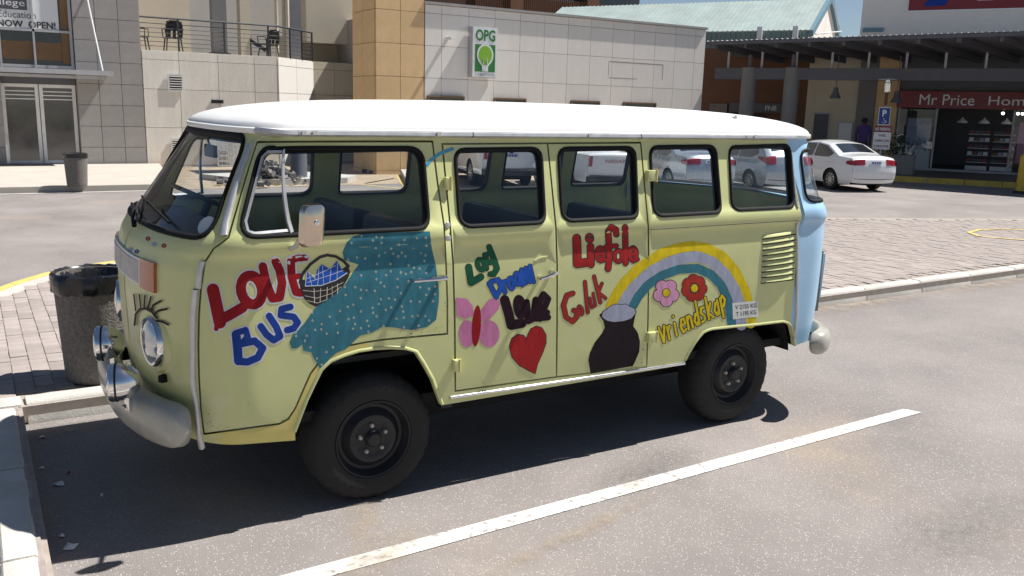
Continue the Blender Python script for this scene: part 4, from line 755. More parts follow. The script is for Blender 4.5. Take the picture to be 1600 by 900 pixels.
for sd in(0,1):
    zt,zb_=1.20,1.075
    g=patch('fresh_air_grille',[(0.0 if False else .004,zb_),(gr[0,0],zb_),(gr[0,0],zt),(.004,zt)],.012,M['white'],bus,sd)
    for k in range(24):
        s0=.02+k*(gr[0,0]-.03)/24; q=np.array([(s0,zb_+.012),(s0,zt-.012)]); ring_obj('grille_slat',np.linspace(q[0],q[1],3),[(-.0035,.012),(-.0035,.0165),(.0035,.0165),(.0035,.012)],M['alu'],g,sd,closed=False)
    i_=patch('indicator',[(gr[0,0]+.004,zb_-.004),(ind[0,0]+.01,zb_-.004),(ind[0,0]+.01,zt+.002),(gr[0,0]+.004,zt+.002)],.014,M['orange_lens'],bus,sd)
for (px,py,y) in((187,597,.28),(165,536,.72)):
    q=on_plane(px,py,1,y); c=Vector((q[0],y,q[2])); ax=Vector((-.97,.22,0)).normalized()
    sp=MB().lathe(c,ax,[(.0,-.085),(.04,-.078),(.068,-.05),(.080,-.012),(.083,.02),(.083,.035),(.078,.042)],32).build('spot_lamp',M['chrome'],bus); MB().lathe(c,ax,[(.084,.008),(.0855,.010),(.0855,.015),(.084,.017)],32).build('lamp_band',M['vblack'],sp); MB().lathe(c,ax,[(.078,.038),(.05,.048),(0,.052)],32).build('lamp_lens',M['lens'],sp); MB().tube([c-ax*.03+Vector((0,0,-.07)),c-ax*.03+Vector((0,0,-.13)),(c.x+.02,y,.60)],[.018,.014,.02],8).build('lamp_stem',M['chrome'],sp)
q=sz([(259,590)])[0]; P,N=SN(*q); MB().box(Vector(P)+Vector(N)*.012,(.035,.03,.035),rz=.6).build('tow_plug',M['rubber'],bus,bevel=.006)
# ---- wipers, sticker, mirror, handles, hinges, louvres
def on(px,py,h=0.):
    q=sz([(px,py)])[0]; return Vector(S(q[0],q[1],h+1e-6))
mb=MB(); mb.tube([on(222,352,.012),on(240,322,.05),on(233,314,.05)],.006,6); mb.tube([on(240,322,.035),on(270,352,.02)],.007,6); mb.tube([on(216,356,.02),on(222,338,.05)],.012,8); mb.build('wiper',M['rubber'],bus)
mb=MB(); w0=S(.28,1.325,.02); mb.tube([S(.02,1.345,.015)*[1,-1,1]+[0,2*HW,0],S(.4,1.36,.012)*[1,-1,1]+[0,2*HW,0]],.007,6); mb.build('wiper',M['rubber'],bus)
arm=[on(455,388,0),on(457,383,.04),on(466,370,.12),Vector(on_plane(484,349,1,-.12)),Vector(on_plane(489,345,1,-.12))]
mir=MB(); mc=Vector(on_plane(487,352,1,-.135)); u=Vector((.94,.34,0)).normalized(); nn=Vector((.34,-.94,0)); rp=roundpoly([(-.064,-.092),(.050,-.092),(.064,.092),(-.050,.092)],.04,6)
L1=[mc+u*a+Vector((0,0,b)) for a,b in rp]; k=len(L1); V=L1+[p-nn*.0+nn*.018-(p-mc)*.06 for p in L1]+[mc+nn*.028+(p-mc)*.6 for p in L1]+[p+(-nn)*.012 for p in L1]
mir.add(V,[(i,(i+1)%k,(i+1)%k+k,i+k) for i in range(k)]+[(k+i,k+(i+1)%k,2*k+(i+1)%k,2*k+i) for i in range(k)]+[tuple(2*k+i for i in range(k))]+[(i,3*k+i,3*k+(i+1)%k,(i+1)%k) for i in range(k)]+[tuple(3*k+i for i in range(k))])
mo=mir.build('door_mirror',M['chrome_tan_reflection'],front_door,smooth=50); MB().tube(arm,[.014,.011,.008,.008,.006],8).build('mirror_arm',M['alu'],front_door); MB().lathe(mc+nn*.026+Vector((.004,0,.012)),nn,[(.014,0),(.012,.006),(0,.009)],12).build('mirror_nut',M['chrome'],front_door)
def handle(a,b,parent,piv):
    A,B=on(*a,.03),on(*b,.045); mb=MB(); mb.tube([on(*a,.0),A,A.lerp(B,.35)+Vector((0,-.006,0)),A.lerp(B,.75)+Vector((0,-.006,0)),B,on(*b,.0)],[.010,.011,.009,.011,.013,.014],8); mb.build('door_handle',M['chrome'],parent)
handle((644,437),(690,432),front_door,0); handle((842,434),(861,425),cd2 if False else cd1,0)
strip('handle_scoop',sz([(835,408),(843,403),(855,401)]),.012,.004,M['bus'],cd1)
for (px,py,par) in((697,287,cd1),(1015,275,cd2),(711,570,cd1),(1016,526,cd2)):
    c=on(px,py,.012); mb=MB(); mb.box(c,(.062 if px>1000 else .03,.03,.06)); h=mb.build('door_hinge',M['bus'],par,bevel=.004); mb=MB(); x=c.x+(.03 if px>1000 else .014); mb.tube([(x,c.y-.012,c.z-.034),(x,c.y-.012,c.z+.034)],.007,8); mb.build('hinge_pin',M['bus_low'],h)
for (px,py) in((699,352),(700,372)): MB().lathe(on(px,py,.002),(0,-1,0),[(.016,0),(.014,.004),(0,.006)],12).build('striker_plug',M['alu'],bus)
La=sz([(1191,371),(1243,363)]); Lb=sz([(1189,440),(1240,434)])
for k in range(9):
    t=k/8; a=La[0]*(1-t)+Lb[0]*t; b=La[1]*(1-t)+Lb[1]*t; mb=MB(); sg=np.linspace(a[0],b[0],7); z0=np.linspace(a[1],b[1],7); V=[]
    for dz,h in((.018,-.002),(.010,.010),(-.004,.016),(-.006,.010),(-.004,-.002)):
        hh=np.array([.2,.8,1,1,1,.8,.2])*h if h>0 else np.full(7,h); V+=list(S(sg,z0+dz,hh))
    mb.add(V,[(j*7+i,j*7+i+1,(j+1)*7+i+1,(j+1)*7+i) for j in range(4) for i in range(6)]); mb.build('louvre',M['bus'],bus,smooth=50)
    V=[]; 
    for dz in(-.006,-.0155): V+=list(S(sg,z0+dz,.0015))
    MB().add(V,[(i,i+1,i+8,i+7) for i in range(6)]).build('louvre_slot',M['vblack'],bus)
for sd in(0,1):
    for (s0,z0,z1,m) in((SEND-.73,.72,1.02,'blue'),): 
        pt=patch('tail_lamp',[(s0,z0),(s0+.13,z0),(s0+.13,z1),(s0,z1)],.05,M['blue'],bus,sd); patch('tail_lens',[(s0+.075,z0+.02),(s0+.12,z0+.02),(s0+.12,z1-.02),(s0+.075,z1-.02)],.056,M['red2'],pt,sd)
patch('engine_lid',[(SEND-.5,.62),(SEND-.002,.62),(SEND-.002,1.1),(SEND-.5,1.1)],.006,M['blue'],bus,0); patch('engine_lid',[(SEND-.5,.62),(SEND-.002,.62),(SEND-.002,1.1),(SEND-.5,1.1)],.006,M['blue'],bus,1)
# ---- cabin
def seat(x,y0,y1,zt):
    mb=MB(); mb.box((x,(y0+y1)/2,.92),(.48,y1-y0,.16)); o=mb.build('bench_seat',M['seat'],bus,bevel=.04); mb=MB(); mb.box((x+.27,(y0+y1)/2,(zt+.85)/2),(.12,y1-y0,zt-.85),ry=.12); mb.build('seat_back',M['seat'],o,bevel=.04)
seat(-.02,.16,.74,1.34); seat(-.02,.86,1.56,1.34); seat(1.0,.3,1.5,1.29); seat(1.85,.2,1.5,1.26)
mb=MB(); 
for sd in(0,1):
    s_=np.linspace(0.0,.95,14); A=S(s_,np.full(14,1.325),-.05); B=A.copy(); B[:,0]=np.maximum(B[:,0]+.02,-.52); B[:,2]=1.30; C=B.copy(); C[:,0]=-.50; C[:,2]=1.02
    if sd:
        for q in(A,B,C): q[:,1]=2*HW-q[:,1]
    mb.add(np.r_[A,B,C],[(j*14+i,j*14+i+1,(j+1)*14+i+1,(j+1)*14+i) for j in range(2) for i in range(13)])
mb.build('dashboard',M['dash'],bus)
c=Vector((-.46,1.25,1.37)); ax=Vector((.42,0,.9)).normalized(); mb=MB(); u=Vector((0,1,0)); w=ax.cross(u); mb.tube([c+(u*math.cos(a)+w*math.sin(a))*.205 for a in np.linspace(0,2*math.pi,33)],.012,8,cap=False); mb.bar(c-u*.2,c+u*.2,.03,.012); mb.tube([c,c-ax*.4],.022,8); mb.build('steering_wheel',M['dash'],bus)
mb=MB(); mb.box((-.53,.86,1.66),(.02,.2,.06)); mb.tube([(-.53,.86,1.68),(-.56,.86,1.76)],.006,6); mb.build('rear_view_mirror',M['dash'],bus,bevel=.005)
# headlining keeps the cabin closed above
mb=MB(); R=[(q[0],q[1],1.765) for q in (cen+(loopR-cen)*.965)]; mb.add(R,[tuple(range(len(R)))]); mb.build('headlining',M['head'],bus)
# ---- the painted pictures and words, laid on the skin
def decal(name,polys,m,h,label=None,step=7.):
    polys=[grow(np.asarray(p,float),5.) if len(p)<60 and step<15 else np.asarray(p,float) for p in polys]; V,T=cdt(polys,step,step,step*.3); c=V[T].mean(1); k=np.zeros(len(c),bool)
    for p in polys: k|=pip(p,c)
    o=surf_obj(name,sz(V),T[k],M[m],bus,h=h*.4+.0003)
    if label:o['label']=label
    return o
def Z(ox,oy,sc): return lambda pts:[(ox+x/sc,oy+y/sc) for x,y in pts]
A=Z(140,360,4.); Ez=Z(430,360,5.293); G=Z(690,370,3.9125); H=Z(900,360,3.75)
def strokes(tr,items,extra=0.,sc=1.):
    out=[]
    for pts,w in items: out+=stroke_poly(tr(pts),w/sc+extra)
    return out
def ringpts(cx,cy,rx,ry,rot=0): q=ell(cx,cy,rx,ry,rot,16); return [tuple(p) for p in q]+[tuple(q[0])]
LOVE=[([(772,370),(795,480),(815,575)],78),([(815,560),(890,520),(955,482)],66),([(800,560),(792,615)],30),(ringpts(1012,372,66,92,-12),64),([(1082,225),(1105,330),(1142,425),(1188,418),(1203,330),(1188,250),(1162,195)],54),([(1258,195),(1262,290),(1290,385),(1320,390)],50),([(1255,190),(1300,172),(1345,172)],44),([(1262,295),(1310,285)],36)]
BUS=[([(915,650),(925,740),(930,815)],56),([(918,640),(975,622),(988,668),(950,705),(930,712)],40),([(930,712),(1030,690),(1082,735),(1050,795),(985,822),(930,818)],46),([(1070,600),(1105,650),(1150,685),(1190,660),(1165,600),(1122,535)],44),([(1255,478),(1200,490),(1195,530),(1275,540),(1300,575),(1275,612),(1235,622)],42)]
decal('painted_blob',[np.r_[Ez([(1278,8),(1100,14),(900,22),(720,30),(645,50),(590,100),(556,180),(570,245),(690,282),(640,350),(590,430),(515,512),(350,622),(300,680),(240,770),(150,860)]),A([(1330,600),(1275,640),(1250,700),(1262,738),(1295,738),(1330,712),(1335,752),(1385,762),(1400,800),(1425,835),(1442,872),(1465,862),(1500,800),(1545,765),(1600,742)]),Ez([(700,870),(800,845),(880,800),(960,800),(1130,825),(1250,800),(1330,740),(1352,600),(1355,500),(1330,300),(1295,150)])]],'teal',.0016,'teal painted cloud scattered with small flowers',step=3.5)
tp=np.array(Ez([(640,60),(570,150),(575,240),(690,282),(590,430),(350,622),(150,860),(330,880),(700,870),(880,800),(1130,815),(1320,730),(1345,500),(1290,150),(1270,20),(760,40)])); pts=[]
while len(pts)<105:
    q=rng.uniform(tp.min(0),tp.max(0),(1,2))
    if pip(tp,q)[0] and all(np.hypot(*(q[0]-p))>7.5 for p in pts): pts.append(q[0])
for q in A([(1290,660),(1345,690),(1380,730),(1420,800),(1450,840),(1480,760),(1520,730)]): pts.append(np.array(q))
decal('painted_blossoms',[ell(p[0]+1.15*math.cos(a+j),p[1]+1.35*math.sin(a+j),.62,.72,0,6) for p,j in zip(pts,rng.uniform(0,6,len(pts))) for a in np.arange(5)*1.2566],'cream_art',.0022,step=50)
decal('blossom_hearts',[ell(p[0],p[1],.6,.7,0,6) for p in pts],'maroon',.003,step=50)
decal('lettering_outline',strokes(A,LOVE,5,4.)+strokes(A,BUS,4.6,4.),'white_art',.0016); decal('lettering_love',strokes(A,LOVE,0,4.),'red',.0026,'dark red hand painted letters LOVE'); decal('lettering_bus',strokes(A,BUS,0,4.),'navy',.0026,'dark blue hand painted letters BUS')
decal('painted_basket',[Ez([(200,400),(205,470),(235,560),(280,605),(335,632),(400,590),(500,520),(560,460),(600,400),(620,345),(600,285),(540,330),(400,400),(280,420)])]+strokes(Ez,[([(205,430),(225,360),(290,280),(370,220),(430,203),(500,215),(560,250),(605,295)],24)],0,5.293),'vblack',.0034,'black painted basket')
decal('painted_napkin',[Ez([(247,458),(262,330),(330,400),(345,330),(385,280),(455,322),(510,248),(555,335),(592,352),(500,410),(380,452)])],'blue_art',.0044)
decal('napkin_lines',strokes(Ez,[([(247,458),(262,330),(335,405)],5),([(300,450),(275,345)],4),([(350,450),(360,310)],4),([(400,445),(390,290)],4),([(450,425),(460,325)],4),([(510,400),(515,260)],4),([(260,400),(420,330),(500,290)],4),([(265,430),(450,370),(560,330)],4),([(247,460),(380,455),(500,412),(592,352)],7)],0,5.293),'white_art',.0052,step=20)
decal('basket_weave',strokes(Ez,[([(320,480),(325,600)],5),([(375,480),(370,590)],5),([(430,470),(425,570)],6),([(470,460),(470,545)],4),([(515,440),(515,520)],5),([(230,495),(320,505),(440,490),(560,430)],4),([(245,540),(340,560),(470,520),(545,465)],4),([(265,580),(350,600),(430,570)],4)],0,5.293),'cream_art',.0044,step=20)
LAG=[([(165,185),(180,280),(240,245)],36),(ringpts(240,170,20,34,-20),24),([(262,110),(275,195)],24),(ringpts(292,130,18,30,-15),22),([(290,62),(325,150),(338,195),(318,228),(298,228)],30)]
DROOM=[([(292,285),(335,368)],28),([(300,275),(345,262),(366,310),(338,358)],26),([(372,275),(388,340)],24),([(376,292),(392,268)],18),(ringpts(424,284,15,34,-8),22),(ringpts(462,256,14,36,-8),22),([(492,296),(488,200),(512,285),(514,190),(538,275),(540,178),(562,275)],22)]
LEVE=[([(385,385),(410,470),(425,540),(490,528)],52),(ringpts(478,430,20,56,-8),34),([(520,400),(528,515),(560,500),(575,385)],34),([(600,480),(645,462)],30),([(600,500),(596,400),(622,352),(650,380),(625,440)],34),([(575,500),(650,492)],32)]
GEL=[([(802,345),(765,358),(745,420),(760,490),(800,518),(826,490),(828,455),(808,450)],27),(ringpts(848,450,13,28,-15),13),([(838,455),(860,440)],9),([(876,275),(893,462)],19),([(906,375),(917,432),(940,420),(926,345)],13),([(932,242),(970,402)],19),([(980,285),(957,340),(1002,375)],16)]
for nm,it,m,lb in(('lettering_lag',LAG,'green_art','green hand painted word Lag'),('lettering_droom',DROOM,'blue_art','blue hand painted word Droom'),('lettering_leve',LEVE,'maroon','black hand painted word'),('lettering_geluk',GEL,'geluk','red hand painted word Geluk')):
    decal(nm+'_edge',strokes(G,it,2.,3.9125),'vblack',.0016); decal(nm,strokes(G,it,0,3.9125),m,.0026,lb)
decal('painted_butterfly',[G([(85,372),(150,376),(190,420),(196,480),(140,502),(92,480)]),[tuple(q) for q in ell(*G([(155,592)])[0],50/3.91,84/3.91)],G([(238,450),(285,385),(335,368),(356,400),(350,440),(290,505),(240,520)]),[tuple(q) for q in ell(*G([(288,592)])[0],66/3.91,82/3.91)]],'pink',.0016,'pink painted butterfly')
decal('butterfly_body',[ell(*G([(212,545)])[0],27/3.91,127/3.91,4)],'red',.0026)
HEART=[(520,628),(500,604),(465,598),(430,622),(416,672),(432,735),(475,785),(530,815),(570,834),(585,775),(615,710),(636,650),(636,600),(612,558),(578,547),(545,565),(528,600)]
decal('heart_outline',[G(HEART)]+strokes(G,[(HEART+HEART[:1],10)],0,3.9125),'vblack',.0016); decal('painted_heart',[roundpoly(G(HEART),1.5,3)],'red2',.0026,'red painted heart')
LIE=[([(901,372),(902,412),(916,410)],11.5),([(922.5,385),(923.5,413)],9.5),([(921,371),(921.2,373)],12),(ringpts(937.5,397,5.2,10),5.5),([(933,398),(942,396)],4),([(938,408),(945,406)],5),([(950,420),(952,405),(951,375),(950,362),(955,355),(962,359),(963,366)],8),([(946,386),(963,384)],5.5),([(976.5,355),(977.5,411)],7.5),(ringpts(966,400,6,9),5),(ringpts(989,397,5.2,10),5.5),([(985,398),(994,396)],4),([(989,408),(996,405)],5)]
idt=lambda p:p
decal('lettering_liefde_edge',strokes(idt,LIE,2.8),'vblack',.0016); decal('lettering_liefde',strokes(idt,LIE,0),'red2',.0026,'red hand painted word Liefde')
decal('rainbow_yellow',strokes(H,[([(205,440),(240,370),(280,310),(370,218),(500,135),(600,103),(680,90),(770,105),(860,155),(930,235),(985,340),(1012,430),(1022,545)],58)],0,3.75),'yellow',.0014,'yellow band of the painted rainbow')
decal('rainbow_grey',strokes(H,[([(270,440),(300,385),(350,322),(450,232),(600,168),(710,152),(800,185),(870,250),(930,345),(962,440),(968,555)],62)],0,3.75),'lilac',.0018)
decal('rainbow_teal',strokes(H,[([(335,440),(365,385),(420,320),(500,265),(600,228),(710,222),(790,258),(850,320),(890,410),(912,545)],52)],0,3.75),'teal',.0022)
decal('painted_pot',[H([(135,497),(165,468),(345,462),(354,470),(340,530),(335,560),(362,600),(374,650),(370,710),(345,770),(332,795),(85,838),(72,760),(80,720),(110,655),(150,605),(168,570),(160,530)])],'potblack',.0028,'black painted pot')
FR=[(150,505),(158,475),(182,462),(205,440),(235,432),(262,436),(290,432),(315,448),(342,458),(350,482),(322,515),(280,530),(220,536),(180,528)]
decal('froth_edge',[H(FR)]+strokes(H,[(FR+FR[:1],7)],0,3.75),'vblack',.0034); decal('pot_froth',[roundpoly(H(FR),2,3)],'lilac',.0044)
for (cx,cy,R,np_,m,a0) in((528,365,46,5,'flower_pink',.3),(692,338,50,7,'flower_red',.1)):
    pe=[ell(*H([(cx+R*math.cos(a0+2*math.pi*k/np_),cy+R*1.1*math.sin(a0+2*math.pi*k/np_))])[0],(30 if np_==5 else 25)/3.75,(34 if np_==5 else 30)/3.75,math.degrees(a0+2*math.pi*k/np_)) for k in range(np_)]
    decal('flower_edge',[np.array(p)+(np.array(p)-np.mean(p,0))*.14 for p in pe],'vblack',.0030); decal('painted_flower',pe,m,.0038,'pink painted flower' if np_==5 else 'red painted flower'); q=H([(cx,cy)])[0]; decal('flower_edge',[ell(*q,6.4,7.2)],'vblack',.0046); decal('flower_centre',[ell(*q,5.4,6.2)],'yellow',.0054)
GL={'v':[[(0,1.25),(.4,0),(.85,1.2)]],'r':[[(.15,1),(.2,0)],[(.2,.65),(.6,1)]],'i':[[(.3,1),(.3,0)],[(.28,1.5),(.29,1.52)]],'e':[[(.1,.5),(.8,.6),(.7,1),(.3,1),(.05,.5),(.3,0),(.8,.15)]],'n':[[(.1,0),(.1,1)],[(.1,.7),(.45,1),(.7,.8),(.75,0)]],'d':[[(.75,1.8),(.75,0)],[(.75,.3),(.4,0),(.1,.4),(.4,.9),(.75,.7)]],'s':[[(.75,1.05),(.3,1.1),(.15,.75),(.6,.45),(.6,.1),(.1,.05)]],'k':[[(.15,1.7),(.15,0)],[(.75,1.15),(.2,.5),(.85,0)]],'a':[[(.75,1.1),(.75,0)],[(.75,.3),(.4,0),(.1,.4),(.4,.95),(.75,.8)]],'p':[[(.15,1.1),(.2,-.4)],[(.15,.9),(.5,1.25),(.85,.85),(.5,.4),(.18,.5)]]}
VR=[]
for i,ch in enumerate('vriendskap'):
    b=np.array([1033.5,536.5])+np.array([100.,-51.])*(i/9.6); ux=np.array([9.6,-4.6]); uy=np.array([-3.6,-19.5])
    for st in GL[ch]: VR.append(([tuple(b+ux*x+uy*y*1.02) for x,y in st],3.5))
decal('lettering_vriendskap_edge',strokes(idt,VR,2.6),'vblack',.0030); decal('lettering_vriendskap',strokes(idt,VR,0),'yellow',.0038,'yellow hand painted word Vriendskap')
q=[(1144,473.5),(1184,469.5),(1184.5,494.5),(1145,499)]; st=decal('weight_sticker',[q],'white',.0034,'white sticker reading V 2155 KG T 1195 KG',step=8)
sp_=sz(q); c0=S(*sp_.mean(0),.0045); ux=S(*sp_[1],0)-S(*sp_[0],0); wd=np.linalg.norm(ux); ux/=wd; uz=S(*sp_[0],0)-S(*sp_[3],0); ht=np.linalg.norm(uz); uz/=ht
text('sticker_text','V 2155 KG',c0+uz*ht*.22,ux,uz,wd*.84,ht*.27,M['vblack'],st,bold=.012,off=.002); text('sticker_text','T 1195 KG',c0-uz*ht*.2,ux,uz,wd*.8,ht*.27,M['vblack'],st,bold=.012,off=.002)
decal('blue_brush_mark',strokes(idt,[([(667,258),(675,248),(687,240),(707,232.5)],5.)],0),'sky_art',.0030)
LASH=[([(292,590),(300,520),(325,492),(360,486),(400,508),(430,545)],9),([(300,500),(288,400)],6),([(333,488),(322,400)],6),([(352,484),(358,405)],6),([(374,488),(395,415)],7),([(396,500),(410,465),(455,440)],9),([(412,525),(440,500),(492,490)],9),([(430,562),(470,570),(502,588)],8)]
decal('painted_eyelashes',strokes(A,LASH,1.0,4.),'maroon',.02,'dark painted eyelashes over the headlamp')
for (x,y,m) in((465,96,'geluk'),(404,86,'lilac'),(366,52,'geluk'),(296,132,'navy'),(258,118,'lilac')):
    c=A([(x,y)])[0]; decal('painted_blossom',[ell(c[0]+2.6*math.cos(k*1.2566),c[1]+2.2*math.sin(k*1.2566),1.7,1.5,0,8) for k in range(5)],m,.002,step=50)
RU=[]
for (cx,cy,n,sx,sy) in((326,657,6,3,4),(660,514,26,34,4),(697,480,7,2,16),(445,655,5,8,3),(345,668,5,14,2),(985,572,8,20,3),(760,603,8,30,3),(1003,560,5,3,14),(250,612,4,6,5),(470,385,3,12,2)):
    for k in range(n): RU.append(ell(cx+rng.normal(0,sx),cy+rng.normal(0,sy),rng.uniform(.35,1.1),rng.uniform(.3,.9),rng.uniform(0,90),6))
M['rust']=mat('rust',(.10,.045,.018),.9,var=.4,scale=40); o=decal('rust_specks',RU,'rust',.0009,'brown rust specks along the door edges',step=60)
q=sz([(318,349)])[0]; P,N=SN(*q); MB().lathe(Vector(P)-Vector(N)*.016,-N,[(.0,0),(.044,0),(.044,.001),(0,.001)],28).build('windscreen_sticker',M['white'],bus)
# ================================================================ parked cars
M['car_white']=mat('white_car_paint',(.72,.73,.74),.25,var=.02,coat=1.); M['car_silver']=mat('silver_car_paint',(.42,.45,.49),.28,.5,var=.03,coat=1.); M['tail']=mat('tail_lamp_red',(.30,.012,.02),.15,coat=1.); M['alloy']=mat('alloy_wheel',(.50,.50,.50),.3,.8,var=.08); M['plate']=mat('number_plate',(.55,.58,.62),.4); M['trim']=mat('black_trim',(.02,.02,.022),.5)
SCL=.86
def car(name,P,ang,T,L,Wd,H,xr,xf,r,paint,side_glass,rear,tail,label,plate=None,tail_side=None,extra=None,belt=.95):
    rot=Matrix.Rotation(ang,3,'Z'); base=Vector((*P,0))-rot@Vector((xr,Wd/2-.10,0))*SCL; e=empty(name,base,label,'car','cars parked beyond the bus',ang); e.scale=(SCL,)*3
    T=np.array(T,float); dense=np.concatenate([np.linspace(T[i],T[i+1],6)[:-1] for i in range(len(T)-1)]+[T[-1:]]); tt=np.linspace(0,len(T)-1,len(dense))
    d=np.gradient(dense,axis=0); d/=np.linalg.norm(d,axis=1,keepdims=True); 
    for _ in range(2): d[1:-1]=(d[:-2]+d[1:-1]*2+d[2:])/4
    d/=np.linalg.norm(d,axis=1,keepdims=True); nn=np.c_[-d[:,1],d[:,0]]; 
    if np.sum((dense-dense.mean(0))*nn)<0: nn=-nn
    def hw(x,z):
        q=np.clip((abs(np.asarray(x)-L/2)/(L/2)-.55)/.45,0,1); return Wd/2*(1-.13*q**2)*np.interp(z,[.15,.30,.5,.8,belt,H],[.90,.965,1.,.995,.965,.73])
    def st(t,v,off=0.):
        x=np.interp(t,tt,dense[:,0]);z=np.interp(t,tt,dense[:,1]); n0=np.interp(t,tt,nn[:,0]);n1=np.interp(t,tt,nn[:,1]); c=.05*(1-v*v)-.03*abs(v)**7+off; return np.stack([x+n0*c,v*hw(x,z),z+n1*c],-1)
    vv=np.array([-1,-.97,-.9,-.75,-.5,-.25,0,.25,.5,.75,.9,.97,1]); G=np.stack([st(tt,np.full(len(tt),v)) for v in vv],1); k=len(vv); mb=MB(); mb.add(G.reshape(-1,3),[(i*k+j,i*k+j+1,(i+1)*k+j+1,(i+1)*k+j) for i in range(len(tt)-1) for j in range(k-1)])
    edge=st(tt,np.ones(len(tt)))[:,[0,2]]; bot=[]
    zb=max(.2,dense[-1,1]-.06)
    for cx in(xf,xr):
        R=r+.055; a0=math.asin(max(-1,min(1,(zb-r)/R)))
        bot+= [(cx+R*math.cos(a),r+R*math.sin(a)) for a in np.linspace(a0,math.pi-a0,14)]
    poly=np.r_[edge,[(edge[-1,0]-.05,zb)],np.array(bot),[(edge[0,0]+.05,zb)]]
    V,Tq=cdt([poly],.25,.12,.05); Tq=Tq[pip(poly,V[Tq].mean(1))]
    for sg in(1,-1): mb.add(np.c_[V[:,0],sg*hw(V[:,0],V[:,1]),V[:,1]],Tq.tolist())
    bm=mb.build('body',paint,e,smooth=40,local=True)
    bb_=bmesh.new(); bb_.from_mesh(bm.data); bmesh.ops.remove_doubles(bb_,verts=bb_.verts,dist=.004); bmesh.ops.recalc_face_normals(bb_,faces=bb_.faces); bb_.to_mesh(bm.data); bb_.free()
    def sidepatch(nm,poly,m,off=.006,par=e):
        poly=np.array(poly,float); poly=roundpoly(poly,.06,4); V,Tq=cdt([poly],.2,.1,.04); Tq=Tq[pip(poly,V[Tq].mean(1))]
        for sg in(1,-1): MB().add(np.c_[V[:,0],sg*(hw(V[:,0],V[:,1])+off),V[:,1]],Tq.tolist()).build(nm,m,par,local=True,smooth=60)
    def patch_(nm,t0,t1,v0,v1,m,off=.006,par=e):
        ta=np.linspace(t0,t1,7); va=np.linspace(v0,v1,9); Gp=np.stack([st(ta,np.full(7,v),off) for v in va],1); return MB().add(Gp.reshape(-1,3),[(i*9+j,i*9+j+1,(i+1)*9+j+1,(i+1)*9+j) for i in range(6) for j in range(8)]).build(nm,m,par,local=True,smooth=60)
    for g in side_glass: sidepatch('side_window',g,M['tint'])
    patch_('rear_window',rear[0],rear[1],-rear[2],rear[2],M['tint']); patch_('windscreen',rear[3],rear[4],-.8,.8,M['tint'])
    for sg in(1,-1): patch_('tail_lamp',tail[0],tail[1],sg*tail[2],sg*tail[3],M['tail'],.010)
    if tail_side: sidepatch('tail_lamp',tail_side,M['tail'],.008)
    if plate:
        p=patch_('number_plate',plate[0],plate[1],-.27,.27,M['plate'],.012); c=st(np.array([(plate[0]+plate[1])/2]),np.array([0.]),.016)[0]; [MB().box((c[0]-.004,c[1]+dy,c[2]),(.004,w_,.055)).build('plate_mark',M['signblue'],p,local=True,smooth=0) for dy,w_ in((.13,.06),(.05,.05),(-.03,.055),(-.12,.07))]
    patch_('bumper_line',.85,.97,-.93,.93,M['trim'],.004)
    for cx in(xr,xf):
        for sg in(1,-1):
            c=Vector((cx,sg*(Wd/2-.02),r)); ax=(0,-sg,0); ty=MB().lathe(c,ax,[(r*.66,.012),(r*.72,.0),(r*.93,.004),(r*.99,.03),(r,.06),(r,.15),(r*.98,.19),(r*.6,.2)],36).build('wheel',M['tyre'],e,local=True)
            rm=MB().lathe(c,ax,[(r*.68,.008),(r*.64,.004),(r*.61,.03),(r*.60,.1),(0,.1)],30).build('rim',M['trim'],ty,local=True); mb=MB()
            for q in range(10):
                a=2*math.pi*q/10; dv=Vector((math.cos(a),0,math.sin(a))); mb.bar(c+dv*r*.1+Vector((0,-sg*.016,0)),c+dv*r*.63+Vector((0,-sg*.012,0)),.022,.03)
            mb.lathe(c,ax,[(0,.004),(r*.17,.006),(r*.19,.02)],16); mb.lathe(c,ax,[(r*.66,.006),(r*.62,.0),(r*.60,.02)],30); mb.build('alloy_spokes',M['alloy'],rm,local=True)
    MB().box((L/2,0,.32),(L*.8,Wd*.8,.2)).build('underbody',M['dark'],e,local=True)
    for cx in(xr,xf): MB().box((cx,0,r+.1),(r*2.3,Wd*.9,r*1.5)).build('wheel_well',M['dark'],e,local=True)
    if extra: extra(e,st,hw)
    return e
AN=math.radians(75)
SED=[(.08,.28),(.01,.42),(0,.6),(.02,.78),(.06,.95),(.15,1.04),(.72,1.08),(1.42,1.39),(1.95,1.455),(2.5,1.44),(2.95,1.36),(3.65,1.0),(4.25,.90),(4.5,.72),(4.58,.5),(4.5,.28)]
sg1=[[(.98,1.12),(1.5,1.34),(1.95,1.39),(1.95,1.0),(1.15,1.0)],[(2.02,1.39),(2.5,1.38),(2.85,1.31),(3.4,1.02),(3.3,.98),(2.02,1.0)]]
car('parked_sedan',gp(1298,296),AN,SED,4.58,1.77,1.45,.98,3.74,.315,M['car_white'],sg1,(6.15,6.92,.74,10.1,10.9),(3.15,4.15,.50,.985),'white parked sedan with red tail lamps beyond the bus tail',(3.25,3.85),[(.01,.80),(.30,.83),(.34,.92),(.06,.97)])
HAT=[(.08,.28),(.01,.42),(0,.62),(.03,.82),(.10,1.02),(.22,1.15),(.50,1.42),(.9,1.48),(1.8,1.49),(2.4,1.41),(3.15,1.0),(3.75,.88),(4.0,.7),(4.05,.45),(4.0,.28)]
sg2=[[(.52,1.12),(.62,1.32),(1.1,1.39),(1.5,1.40),(1.5,1.0),(.8,1.0)],[(1.57,1.40),(2.1,1.38),(2.4,1.31),(2.9,1.02),(1.57,1.0)]]
